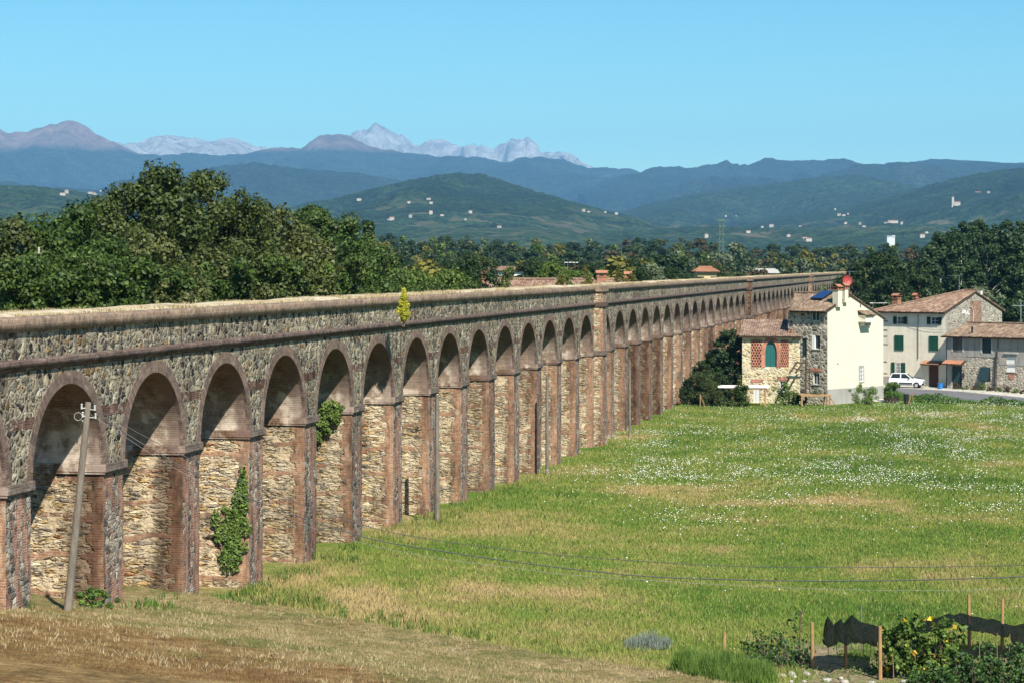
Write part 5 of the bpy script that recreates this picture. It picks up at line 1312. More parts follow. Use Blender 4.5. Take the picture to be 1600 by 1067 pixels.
# stone gable
WG2 = 10.1; G1 = K + g_ * WG2; f2g = Face(K, G1, 0); ap = 5.15; za = 10.2
o = wallpoly('w', [(0, 0), (WG2, 0), (WG2, z2 - .1), (ap + .6, za - .05), (ap - .6, za - .02), (0, z2)], [], M_ST_B, h2)
wg = kid(o, 'gable_wall', M_ST_B, h2, L2(K), f2g.ang)
r = f2g.rect(1516, 470, 1533, 503); kid(MB().box(r[0], r[1], -.03, .05, r[2] - .6, r[3]), 'brick_patch', dark_brick_mat('old_brown_brick', (.20, .13, .10), (.28, .19, .14)), wg)
# painted scrawl and flue pipe on the gable
b = MB()
def stroke(pts, w=.045):
    q = [f2g.px(*p) for p in pts]
    for s_, e_ in zip(q[:-1], q[1:]):
        d = Vector((e_[0] - s_[0], e_[1] - s_[1])); d.normalize(); n_ = Vector((-d.y, d.x)) * w
        b.face([(s_[0] - n_.x, -.012, s_[1] - n_.y), (e_[0] - n_.x, -.012, e_[1] - n_.y), (e_[0] + n_.x, -.012, e_[1] + n_.y), (s_[0] + n_.x, -.012, s_[1] + n_.y)])
stroke([(1503.5, 491), (1503.8, 486.5), (1506.5, 485.3), (1507.6, 487), (1506.2, 488.6), (1504.2, 488.9)]); stroke([(1508.2, 485.5), (1508.4, 490.4), (1510.8, 490.8), (1511.2, 487)]); stroke([(1512.4, 484.6), (1512.4, 490.6), (1515.2, 490.6)])
kid(b, 'painted_scrawl', M_WHITE, wg)
q = [f2g.px(*p) for p in ((1520, 503), (1519.5, 486), (1517.5, 481), (1514.5, 479.5))]
b = MB()
for s_, e_ in zip(q[:-1], q[1:]): b.tube((s_[0], -.08, s_[1]), (e_[0], -.08, e_[1]), .05, .05, 8)
kid(b, 'flue_pipe', flat('pale_pink_pipe', (.55, .42, .36), .7, .2, .1), wg)
G2 = G1 - f_ * LF; fx = Face(G1, G2, 0); kid(wallpoly('w', [(0, 0), (fx.L, 0), (fx.L, z2), (0, z2)], [], M_ST_B, h2), 'back_wall', M_ST_B, h2, L2(G1), fx.ang)
fx = Face(G2, P2a, 0); kid(wallpoly('w', [(0, 0), (fx.L, 0), (fx.L, z2), (0, z2)], [], M_ST_B, h2), 'side_wall', M_ST_B, h2, L2(G2), fx.ang)
s2 = (za - z2) / ap; e = .55
def Z2(p, z): q = L2(p); return (q.x, q.y, z)
LR = 8.6                                       # the hip end of the roof starts here
apx = K + g_ * ap
FLc = K - f_ * LR - g_ * e; FRc = K + f_ * .15 - g_ * e; BRc = G1 + f_ * .15 + g_ * e; BLc = G1 - f_ * LR + g_ * e
zE = z2 - s2 * e + .16; zA2 = za + .2
rf = roof_sheet('roof', [Z2(FLc, zE), Z2(FRc, zE), Z2(apx + f_ * .15, zA2), Z2(apx - f_ * 1.2, zA2)], M_TILER, h2)
rb = roof_sheet('roof', [Z2(BRc, zE), Z2(BLc, zE), Z2(apx - f_ * 1.2, zA2), Z2(apx + f_ * .15, zA2)], M_TILER, h2)
rh = roof_sheet('roof', [Z2(BLc, zE), Z2(FLc, zE), Z2(apx - f_ * 1.21, zA2), Z2(apx - f_ * 1.19, zA2)], M_TILER, h2)
hcap(rf, Z2(apx - f_ * 1.2, zA2 + .08), Z2(apx + f_ * .15, zA2 + .08), M_TILER); hcap(rf, Z2(FLc, zE + .08), Z2(apx - f_ * 1.2, zA2 + .08), M_TILER)
kid(MB().box(-.2, .2, -.2, .2, -.2, .2), 'ridge_block', M_SILL, rf, Z2(K + g_ * (ap + .9) , za + .0), f2g.ang)
def onroof2(px, py):
    P0 = K + Vector((0, 0, z2 + .16)); nn = Vector((-g_.x * s2, -g_.y * s2, 1)).normalized()
    r_ = Vector(((px - 800) / 3400, 1, -(py - 416) / 3400)); c0 = Vector((0, 0, CAMZ)); return c0 + r_ * ((P0 - c0).dot(nn) / r_.dot(nn))
p = onroof2(1401, 474); chimney(rf, L2(p), .68, .6, -.3, .45, f2.ang, M_ORT, capmat=M_ORT)
p = onroof2(1430.5, 468.5); chimney(rf, L2(p), .4, .35, -.2, .12, f2.ang, M_TERR)
p = onroof2(1499, 462); aerial(h2, L2(p), 2.0, 5, (-.8, .5, 0), ln=1.1)

# ------------------------------------------------------------------ stone wing on the right
W0 = Vector((42.9, 214.5, 0)); LW = 15.0; W1 = W0 + f_ * LW; f4 = Face(W0, W1, 0)
h4 = empty('stone_wing', (W0.x, W0.y, 0), 0, 'low stone and plaster wing at the right edge with dark doors and shutters', 'house')
def L4(p): return Vector(p) - Vector((W0.x, W0.y, 0))
z4 = 6.0
wa_ = f4.rect(1489, 526, 1504, 550); wb = f4.rect(1534.5, 528, 1549, 552); dg = f4.rect(1487, 571, 1503, 606); dg = (dg[0], dg[1], .92, dg[3]); wc = f4.rect(1532, 573, 1547.5, 596); wd_ = f4.rect(1573, 557.5, 1587.5, 580.5)
up = f4.px(1500, 557)[1]; xsp = f4.px(1561, 560)[0]
o = wallpoly('w', [(0, 0), (LW, 0), (LW, z4), (0, z4)], [wa_, wb, dg, wc, wd_], M_ST_G, h4)
w4 = kid(o, 'front_wall', house_stone('pale_wing_rubble', [(0, (.46, .40, .31)), (.3, (.36, .31, .24)), (.6, (.54, .48, .38)), (.85, (.28, .22, .16))], (.50, .45, .36), 3.0), h4, (0, 0, 0), f4.ang)
# plaster coat on the upper storey, slightly proud, with the same openings
o = wallpoly('w', [(0, up), (xsp, up + .05), (xsp, 3.4), (LW, 3.3), (LW, z4 - .02), (0, z4 - .02)], [(r[0] + .001, r[1] - .001, r[2], r[3]) for r in (wa_, wb)] + [(wd_[0], wd_[1], 3.5, wd_[3]) if wd_[2] < 3.5 else wd_], M_OLDP, h4, .03)
kid(o, 'upper_plaster', M_OLDP, w4, (0, -.03, 0))
o = wallpoly('w', [(0, .6), (dg[0] - .01, .6), (dg[0] - .01, dg[3] + .5), (dg[1] + .7, dg[3] + .5), (dg[1] + .5, up - .01), (0, up - .01)], [], M_OLDP, h4, .03); kid(o, 'doorway_plaster', M_OLDP, w4, (0, -.03, 0))
for r in (wa_, wb):
    kid(MB().box(r[0], r[1], .1, .14, r[2], r[3]), 'shutter', M_DKGRN, w4)
    kid(MB().box(r[0] - .14, r[0] - .01, -.06, -.032, r[2], r[3]).box(r[1] + .01, r[1] + .14, -.06, -.032, r[2], r[3]).box(r[0] - .14, r[1] + .14, -.06, -.032, r[3] + .01, r[3] + .13), 'window_surround', M_SILL, w4)
d4 = kid(MB().box(dg[0], dg[1], .12, .17, dg[2], dg[3]), 'door', M_DKGRN, w4)
canopy(w4, (dg[0] + dg[1]) / 2 - .15, dg[3] + .2, 2.3, .8, M_TERR)
louvres(w4, (wc[0], wc[1], wc[2], wc[3]), M_DKGRN, y0=.02, y1=.06)
b = MB(); b.face([(wc[0] - .1, -.32, wc[2] + .1), (wc[1] - .1, -.32, wc[2] + .1), (wc[1], -.02, wc[3]), (wc[0], -.02, wc[3])]); b.face([(wc[0] - .1, -.32, wc[2] + .06), (wc[0], -.02, wc[3] - .04), (wc[1], -.02, wc[3] - .04), (wc[1] - .1, -.32, wc[2] + .06)])
kid(b, 'tilted_shutter', M_DKGRN, w4)
window(w4, wd_, mull=(0, 0), frame=M_SILL); kid(MB().box(wd_[0] - .25, wd_[1] + .25, -.16, .0, wd_[3] + .30, wd_[3] + .42), 'cornice', M_SILL, w4); kid(MB().box(wd_[0], wd_[1], .05, .09, wd_[2], wd_[3]), 'white_shutter', M_WHITE, w4)
kid(MB().box(wd_[0] + .2, wd_[1] - .2, -.02, .05, wd_[2] - .7, wd_[2] - .15), 'brick_patch', M_BRK, w4)
xs_ = f4.px(1557, 580)[0]; kid(MB().tube((xs_, -.12, .5), (xs_ + .25, -.12, z4 - .1), .05, .05, 8), 'downpipe', M_COPPER, w4); kid(MB().tube((xs_ - .25, -.12, .5), (xs_ - .05, -.1, 4.3), .04, .04, 8), 'downpipe', M_BLACK, w4)
kid(MB().tube((f4.px(1506, 585)[0], -.08, f4.px(1506, 589)[1]), (f4.px(1506, 585)[0], -.08, f4.px(1506, 581)[1]), .11, .07, 8), 'wall_lamp', M_BLACK, w4)
DW = 4.2
for a, b_ in ((W0 + f4.n * DW, W0), (W1, W1 + f4.n * DW)):
    fx = Face(a, b_, 0); hl, hr = (z4 + 1.2, z4) if b_ == W0 else (z4, z4 + 1.2); kid(wallpoly('w', [(0, 0), (fx.L, 0), (fx.L, hr), (0, hl)], [], M_OLDP, h4), 'side_wall', M_OLDP, h4, L4(a), fx.ang)
e0 = W0 - f4.n * .5 - f4.u * .45; e1 = W1 - f4.n * .5; t0 = W0 + f4.n * 3.6 - f4.u * .1; t1 = W1 + f4.n * 3.6
r4 = roof_sheet('roof', [tuple(L4(e0) + Vector((0, 0, z4 + .03))), tuple(L4(e1) + Vector((0, 0, z4 + .03))), tuple(L4(t1) + Vector((0, 0, z4 + 1.22))), tuple(L4(t0) + Vector((0, 0, z4 + 1.22)))], M_TILE, h4)
hcap(r4, tuple(L4(t0) + Vector((0, 0, z4 + 1.3))), tuple(L4(t1) + Vector((0, 0, z4 + 1.3))), M_TILE)
p = L4(at(1519, 512, 213.0)); b = MB(); b.tube((p.x, p.y, z4 + .2), (p.x, p.y, z4 + 1.0), .09, .09, 8); b.tube((p.x, p.y, z4 + .3), (p.x - .4, p.y, z4 + .3), .09, .09, 8); kid(b, 'flue_pipe', M_BLACK, r4)
# far part of the wing's back, a long low roof beyond
# ------------------------------------------------------------------ small parked hatchback
def car(loc, ang):
    root = empty('parked_car', loc, ang, 'small white boxy hatchback with dark lower trim parked before the cream house', 'car')
    white = flat('white_car_paint', (.78, .79, .80), .3, .5, .03); trim = flat('dark_plastic_trim', (.035, .04, .045), .55, .4, .1); gl = flat('car_glass', (.02, .03, .035), .06, .7, .05); rub = flat('tyre_rubber', (.02, .02, .02), .85, .2, .1); al = flat('wheel_rim_metal', (.5, .5, .5), .35, .5, .05, metal=.5)
    # body: x forward, outline stations from tail to nose as (x, zlow, zbelt)
    body = [(-1.68, .38, .78), (-1.62, .34, .92), (-.9, .30, .95), (.55, .30, .93), (.75, .30, .90), (1.5, .32, .80), (1.66, .36, .74), (1.70, .40, .62)]
    b = MB(); W_ = .73
    arches = [(-1.02, .33), (1.06, .33)]
    def section(x, zl, zb, w): return [(x, -w * .96, zl), (x, -w, zl + .25), (x, -w * .985, zb - .03), (x, -w * .94, zb), (x, w * .94, zb), (x, w * .985, zb - .03), (x, w, zl + .25), (x, w * .96, zl)]
    xs = sorted(set([s[0] for s in body] + [c + d for c, r_ in arches for d in (-.34, -.27, -.14, 0, .14, .27, .34)]))
    secs = []
    for x in xs:
        zl = np.interp(x, [s[0] for s in body], [s[1] for s in body]); zb = np.interp(x, [s[0] for s in body], [s[2] for s in body])
        for c, r_ in arches:
            if abs(x - c) < .335: zl = max(zl, .27 + math.sqrt(max(0, .335 ** 2 - (x - c) ** 2)))
        w = W_ * (1 - .06 * max(0, (abs(x) - 1.3) / .4)); secs.append(section(x, zl, zb, w))
    for s_, t_ in zip(secs[:-1], secs[1:]):
        for k in range(7): b.face([s_[k], t_[k], t_[k + 1], s_[k + 1]])
    b.face(secs[0]); b.face(secs[-1][::-1])
    kid(b, 'body', white, root)
    # cabin: roof and pillars
    lo = [(-1.62, .92), (.62, .92)]; top = [(-1.38, 1.40), (.02, 1.42)]; wt = .60; wl = .69
    c = MB(); P = lambda x, y, z: (x, y, z)
    def seg(t): return lo[0][0] + (lo[1][0] - lo[0][0]) * t
    c.box(-1.40, .04, -wt, wt, 1.385, 1.42)
    for s_ in (-1, 1):
        for (xb, xt, w_) in ((-1.62, -1.38, .09), (-.50, -.48, .05), (.62, .02, .05)):
            c.face([(xb - w_ * (0 if xb < -1 else 1), s_ * wl, .91), (xb + w_, s_ * wl, .91), (xt + w_, s_ * wt, 1.39), (xt - w_ * (0 if xb < -1 else 1), s_ * wt, 1.39)])
        c.face([(-1.62, s_ * wl, .90), (.66, s_ * wl, .90), (.66, s_ * (wl - .01), .94), (-1.62, s_ * (wl - .01), .96)])
    kid(c, 'cabin_frame', white, root)
    g1 = MB()
    for s_ in (-1, 1):
        g1 = MB(); g1.face([(-1.52, s_ * (wl - .015), .95), (-.55, s_ * (wl - .015), .95), (-.53, s_ * (wt - .01), 1.37), (-1.31, s_ * (wt - .01), 1.37)]); kid(g1, 'side_window', gl, root)
        g1 = MB(); g1.face([(-.45, s_ * (wl - .015), .95), (.57, s_ * (wl - .015), .95), (.0, s_ * (wt - .01), 1.37), (-.43, s_ * (wt - .01), 1.37)]); kid(g1, 'side_window', gl, root)
        kid(MB().box(.30, .42, s_ * .80 - .05, s_ * .80 + .05, .93, 1.04), 'wing_mirror', trim, root)
        kid(MB().box(-.62, 1.72 * .4, s_ * .735 - .008, s_ * .735 + .008, .37, .55), 'side_trim', trim, root)
    kid(MB().face([(.63, -wl + .04, .93), (.63, wl - .04, .93), (.05, wt - .03, 1.39), (.05, -wt + .03, 1.39)]), 'windscreen', gl, root)
    kid(MB().face([(-1.635, -wl + .06, .96), (-1.41, -wt + .04, 1.36), (-1.41, wt - .04, 1.36), (-1.635, wl - .06, .96)]), 'rear_window', gl, root)
    kid(MB().box(1.62, 1.78, -.70, .70, .32, .50), 'bumper', trim, root); kid(MB().box(-1.78, -1.62, -.70, .70, .34, .52), 'bumper', trim, root)
    kid(MB().box(1.68, 1.715, -.32, .32, .56, .70), 'radiator_grille', trim, root)
    for s_ in (-1, 1): kid(MB().box(1.67, 1.72, s_ * .52 - .14, s_ * .52 + .14, .55, .72), 'headlight', flat('headlight_glass', (.55, .58, .6), .15, .6, .05), root)
    kid(MB().box(1.78, 1.79, -.2, .2, .36, .46), 'number_plate', M_WHITE, root)
    for x_, _ in arches:
        for s_ in (-1, 1):
            w = kid(MB().tube((x_, s_ * .60, .27), (x_, s_ * .735, .27), .27, .27, 20), 'wheel', rub, root)
            kid(MB().tube((x_, s_ * .735, .27), (x_, s_ * .745, .27), .16, .14, 14), 'rim', al, w)
    return root
cp = at(1417, 606, 215.5); car((cp.x, 215.5, hz(cp.x, 215.5) + .06), R(-22))

# ------------------------------------------------------------------ small things round the houses
def shrub(name, x, y, H, W, leaf, lab, cat='bush', n=3500, ls=.08, z=None, shape='dome', seed=None, group=None):
    rng = np.random.default_rng(seed or int(abs(x * 37 + y * 11)) + 5); root = empty(name, (x, y, hz(x, y) if z is None else z), 0, lab, cat, group)
    V, F, cs = crown(rng, H * .9, W, H * .06, 26, n, ls, min(H, W) * .22, shape); np_mesh('foliage', V, F, M_LEAF[leaf], root)
    b = MB()
    for k in range(5): e = cs[k]; b.tube((0, 0, -.1), (e[0] * .8, e[1] * .8, e[2]), .03, .01, 5, 0, False)
    kid(b, 'stems', M_BARK, root); return root
p = at(1393, 612, 201); b = MB(); b.tube((0, 0, 0), (0, 0, .45), .62, .78, 14); o = tag(b.build('planter', M_DKWD, None, (p.x, 201, hz(p.x, 201))), 'dark round planter holding a fluffy green shrub beside the white gable', 'planter')
shrub('potted_shrub', p.x, 201, 1.5, 1.55, 'lush', 'fluffy green shrub growing in the dark round planter', 'shrub', 5000, .05, z=hz(p.x, 201) + .35)
p = at(1416, 618, 199.5); b = MB(); b.tube((0, 0, 0), (0, 0, .85), .2, .24, 12); b.tube((0, 0, .85), (0, 0, .9), .25, .18, 12)
tag(b.build('dark_bin', M_BLACK, None, (p.x, 199.5, hz(p.x, 199.5))), 'slim dark bin standing on the gravel yard', 'bin')
p = at(1423, 622, 197.5); z_ = hz(p.x, 197.5)
b = MB(); b.tube((-.25, 0, 0), (.1, 0, 1.15), .045, .035, 6); b.tube((.3, 0, 0), (.08, 0, 1.3), .04, .03, 6); b.tube((.02, .35, 0), (.1, .02, 1.1), .035, .03, 6)
tag(b.build('leaning_stakes', M_WOOD, None, (p.x, 197.5, z_)), 'three pale stakes leaning together where the gravel yard meets the meadow', 'stakes')
p = at(1456.5, 605, 214.8); b = MB(); b.tube((0, 0, 0), (0, 0, .55), .24, .27, 14); b.tube((0, 0, .55), (0, 0, .58), .29, .29, 14)
tag(b.build('blue_tub', flat('blue_plastic', (.02, .16, .42), .4, .4, .1), None, (at(1469, 605, 213.5).x, 213.5, hz(45, 213.5) + .06)), 'blue plastic tub beside the brown door', 'tub')
shrub('garden_shrub', at(1349, 620, 197.3).x, 197.3, 2.0, 2.3, 'lush', 'feathery shrub in front of the grey plinth of the white gable', 'shrub', 4500, .05, shape='round')
shrub('climbing_plant', at(1226, 620, 197.8).x, 197.8, 2.0, 2.6, 'lush', 'sparse climbing plant below the barred window of the low house', 'plant', 1400, .08, shape='round')
shrub('garden_shrub', at(1156, 615, 195.5).x, 195.5, 2.1, 2.1, 'green', 'rounded green shrub under the white porch roof', 'shrub', 5000, .06)
shrub('garden_shrub', at(1246, 625, 197).x, 197, 1.2, 1.3, 'green', 'small green shrub left of the timber deck', 'shrub', 2500, .06)
shrub('hedge', at(1101, 605, 196.3).x, 196.3, 3.3, 3.0, 'mid', 'clipped dark hedge block beside the aqueduct foot', 'hedge', 9000, .06)
shrub('potted_flowers', at(1277, 608, 196.4).x, 196.4, .5, 1.5, 'silver', 'pale flowering pots on the timber deck', 'plants', 1500, .04, z=1.37)
for i, px in enumerate(range(1500, 1610, 13)):
    x_ = at(px, 610, 1).x; Yp = 0
    q = f4.px(px, 600); pnt = W0 + f_ * q[0] - f4.n * .5
    shrub('wall_foot_weed', pnt.x, pnt.y, .45 + .3 * (i % 3 == 0), .9, 'lush' if i % 2 else 'rust', 'low weeds at the foot of the stone wing wall', 'weeds', 500, .05, group='weeds along the foot of the stone wing')
M_HV = leaf_mat('verge_leaf', (.05, .115, .018), (.11, .18, .035), .25, .8, .4)
rng = np.random.default_rng(12); n = 14000; t = rng.uniform(-14, 14, n); w = rng.uniform(-6.3, -3.9, n)
X = RC[0] + .7071 * t + .7071 * w; Y = RC[1] - .7071 * t + .7071 * w
kk = fbm(X * .5, Y * .5, 91, 3) * .9; V, F = leaf_quads(np.stack([X, Y, hgt(X, Y) + rng.uniform(.0, 1.0, n) * kk * np.clip((w + 6.3) * .9, .3, 1)], 1), rng.normal(size=(n, 3)) + [0, -.3, .8], .09, rng)
tag(np_mesh('verge_weeds', V, F, M_HV), kind='stuff')
# timber props at the aqueduct foot and small street lamp on the wall
p = at(1094, 620, 194.5); z_ = hz(p.x, 194.5); b = MB(); b.tube((0, 0, 0), (0, 0, 1.2), .05, .05, 6); b.tube((.06, 0, 1.0), (.45, 0, 0), .035, .035, 6)
tag(b.build('braced_stake', M_WOOD, None, (p.x, 194.5, z_)), 'orange stake with a slanting brace at the aqueduct foot near the hedge', 'stake')

# ------------------------------------------------------------------ poles
def pole(px, ytop, ybase, Y, lab, r=.13, lean=0, mat=None):
    a = at(px, ybase, Y); x = a.x; z = hz(x, Y); top = at(px, ytop, Y).z
    o = empty('utility_pole', (x, Y, z), 0, lab, 'utility pole')
    kid(MB().tube((0, 0, -.4), (lean, 0, top - z), r, r * .68, 10), 'pole_shaft', mat or M_WPOLE, o); return o, Vector((x + lean, Y, top))
M_WPOLE = bark_mat('weathered_pole_wood', (.18, .155, .125))
o, t = pole(683, 617, 822, 101.4, 'plain upright wooden pole, the nearest of the three, casting a short shadow')
o2, t2 = pole(855, 589, 743, 130.1, 'plain wooden pole standing before the pier with the black shadow, the farther upright one', .12)
o3, t3 = pole(984, 563, 678, 161.0, 'thin wooden pole just past the first projecting buttress', .10)
a = at(103, 957, 60.0); zb = hz(a.x, 60); top = at(138, 628, 60)
p1 = empty('utility_pole', (a.x, 60, zb), 0, 'leaning grey wooden pole with white insulators in front of the first arch', 'utility pole')
tp = top - Vector((a.x, 60, zb)); kid(MB().tube((0, 0, -.5), tp, .12, .085, 12), 'pole_shaft', M_WPOLE, p1)
M_INS = flat('white_porcelain', (.40, .40, .38), .3, .5, .05)
u = tp.normalized()
for k, (dx, dz) in enumerate(((-.16, -.16), (.20, -.20), (-.13, -.38), (.22, -.42))):
    c = tp + Vector((0, 0, dz)); b = MB(); e = c + Vector((dx, -.12, 0)); b.tube(c, e, .018, .018, 6); b.tube(e - Vector((0, 0, .02)), e + Vector((0, 0, .10)), .03, .022, 8); b.tube(e + Vector((0, 0, .10)), e + Vector((0, 0, .13)), .035, .015, 8); kid(b, 'insulator', M_INS, p1)
b = MB(); c0 = tp + Vector((-.2, -.15, -.38)); pr = None
for k in range(13): an = 2 * math.pi * k / 12; q = c0 + Vector((math.cos(an) * .11 - .05, 0, math.sin(an) * .11)); (b.tube(pr, q, .007, .007, 5) if pr else None); pr = q
b.tube(tp + Vector((-.14, -.1, -.5)), at(120, 692, 60.6) - Vector((a.x, 60, zb)), .02, .02, 6)
kid(b, 'cable_loop', M_INS, p1)
# cables sagging across the meadow from the leaning pole
def cable(pxs, Y0, Y1, r, lab, mat):
    xs = np.array([p[0] for p in pxs], float); ys = np.array([p[1] for p in pxs], float)
    X = np.linspace(xs[0], xs[-1], 90); 
    # smooth interpolation (Catmull-Rom through the knots)
    def cr(x):
        i = int(np.clip(np.searchsorted(xs, x) - 1, 0, len(xs) - 2)); x0, x1 = xs[i], xs[i + 1]; t = (x - x0) / (x1 - x0)
        m0 = (ys[min(i + 1, len(xs) - 1)] - ys[max(i - 1, 0)]) / (xs[min(i + 1, len(xs) - 1)] - xs[max(i - 1, 0)]) * (x1 - x0)
        m1 = (ys[min(i + 2, len(xs) - 1)] - ys[i]) / (xs[min(i + 2, len(xs) - 1)] - xs[i]) * (x1 - x0)
        return (2 * t ** 3 - 3 * t ** 2 + 1) * ys[i] + (t ** 3 - 2 * t ** 2 + t) * m0 + (-2 * t ** 3 + 3 * t ** 2) * ys[i + 1] + (t ** 3 - t ** 2) * m1
    pts = [at(x, cr(x), Y0 + (Y1 - Y0) * (x - xs[0]) / (xs[-1] - xs[0])) for x in X]
    tag(MB().path(pts, r, 5).build('overhead_cable', mat), lab, 'cable')
M_CAB = flat('dark_cable', (.05, .05, .055), .6, .3, .1); M_CAB2 = flat('pale_cable', (.20, .20, .21), .5, .4, .1)
cable([(143, 634), (235, 686), (350, 740), (560, 818), (700, 846), (850, 864), (1000, 876), (1150, 884), (1300, 886), (1450, 885), (1600, 882), (1800, 872)], 60, 57, .010, 'thin upper cable sagging across the meadow', M_CAB)
cable([(140, 640), (235, 700), (350, 762), (560, 836), (700, 862), (850, 883), (1000, 899), (1150, 905), (1300, 907), (1450, 905), (1600, 900), (1800, 889)], 60, 57, .015, 'thick middle cable sagging across the meadow', M_CAB)
cable([(140, 646), (300, 745), (560, 846), (850, 893), (1000, 905), (1150, 914), (1300, 920), (1450, 922), (1600, 918), (1800, 906)], 60, 57, .004, 'hair thin lowest cable sagging across the meadow', M_CAB2)
# ------------------------------------------------------------------ plants on the aqueduct
def patch_plant(name, lab, cat, pts, leaf, n, ls, thick, origin_s, seed, stems=True):
    """leaves over an inner pier face; pts = ellipses (depth, z, rd, rz) on the face of the pier at s = origin_s"""
    rng = np.random.default_rng(seed); C = []; N = []
    tot = sum(p[2] * p[3] for p in pts)
    for d, z, rd, rz_ in pts:
        k = int(n * rd * rz_ / tot); a = rng.uniform(0, 2 * np.pi, k); r = np.sqrt(rng.uniform(0, 1, k)) * (1 + .75 * (vnoise(a * 3.2, a * 0 + z * 3, seed) - .5) * 2)
        dd = d + np.cos(a) * r * rd; zz = z + np.sin(a) * r * rz_; off = rng.uniform(.02, 1, k) * thick * (1 - .5 * r)
        P0 = np.array(aqp(origin_s, 0, 0)); w = np.array(W_DIR); ni = np.array(N_IN)
        C.append(P0 - w * off[:, None] + ni * dd[:, None] + np.array([0, 0, 1]) * zz[:, None])
        N.append(-w + rng.normal(size=(k, 3)) * .55 + np.array([0, 0, .35]))
    C = np.concatenate(C); N = np.concatenate(N); base = aqp(origin_s, pts[0][0], pts[-1][1] - pts[-1][3])
    V, F = leaf_quads(C, N, ls, rng, .8); V = V - np.array(base)
    root = empty(name, base, 0, lab, cat); np_mesh('foliage', V, F, M_LEAF[leaf], root)
    b = MB()
    for k in range(7):
        p = pts[k % len(pts)]; a = aqp(origin_s - .03, pts[-1][0], pts[-1][1] - pts[-1][3]) - base; e = aqp(origin_s - .03, p[0] + (k - 3) * .08, p[1] + p[3] * .6) - base
        b.tube(a, a.lerp(e, .5) + Vector((0, 0, .1)), .03, .02, 5, 0, False); b.tube(a.lerp(e, .5) + Vector((0, 0, .1)), e, .02, .008, 5, 0, False)
    kid(b, 'stems', M_BARK, root); return root
sf = lambda n: n * P + RAD - .03                      # s of the lit face on the right of arch n
patch_plant('ivy', 'tall green ivy patch on the inner face of the third pier', 'ivy', [(.22, 5.2, .13, .5), (.28, 4.6, .26, .6), (.42, 3.95, .40, .6), (.55, 3.3, .50, .6), (.6, 2.7, .42, .5), (.75, 2.3, .25, .35), (1.2, 3.75, .16, .35), (1.1, 3.2, .2, .25)], 'ivy', 3000, .055, .14, sf(2), 3)
patch_plant('caper_bush', 'leafy shrub growing out of the impost of the fifth arch', 'bush', [(.95, 6.8, .42, .42), (1.25, 6.3, .5, .4), (1.45, 5.8, .2, .35), (.7, 6.5, .25, .25)], 'ivy', 1900, .055, .5, sf(4), 9)
def spray(name, lab, cat, base, H, W, leaf, n, ls, seed, shape='spire'):
    rng = np.random.default_rng(seed); root = empty(name, base, 0, lab, cat)
    V, F, cs = crown(rng, H, W * .8, 0, 150, n, ls, W * .17, shape, up=.9); np_mesh('foliage', V, F, M_LEAF[leaf], root)
    b = MB(); b.tube((0, 0, -.3), (0, 0, H * .8), .035, .01, 6)
    kid(b, 'stem', M_BARK, root); return root
gY = 96.3; gp = at(627, 497, 97.2)
spray('golden_shrub', 'golden green cypress-like shrub rooted in the string course of the aqueduct', 'shrub', (at(627, 498, 95.7).x + .12, 95.7, at(627, 500, 95.7).z), 1.38, .66, 'gold', 5200, .036, 4)
for i, (s, d) in enumerate(((88, 1.6), (91, 1.8), (97, 1.5), (99.5, 1.7), (115, 1.9), (72, 2.1), (120, 1.6))):
    b_ = aqp(s, d, 11.5); shrub('wall_top_shrub', b_.x, b_.y, .9 + .3 * (i % 3), .8, 'bright' if i % 2 else 'yellow', 'small green shrub rooted on top of the aqueduct by the red roof', 'shrub', 700, .06, z=b_.z, group='small shrubs on top of the aqueduct')
shrub('green_tuft', at(132, 940, 62.3).x + .2, 62.6, .55, 1.5, 'lush', 'bright green weed clump at the foot of the first lit pier', 'weeds', 1800, .05)
shrub('green_tuft', at(330, 905, 73).x, 73.6, .35, 1.9, 'lush', 'low green weed clump at the foot of the third pier', 'weeds', 1500, .045)

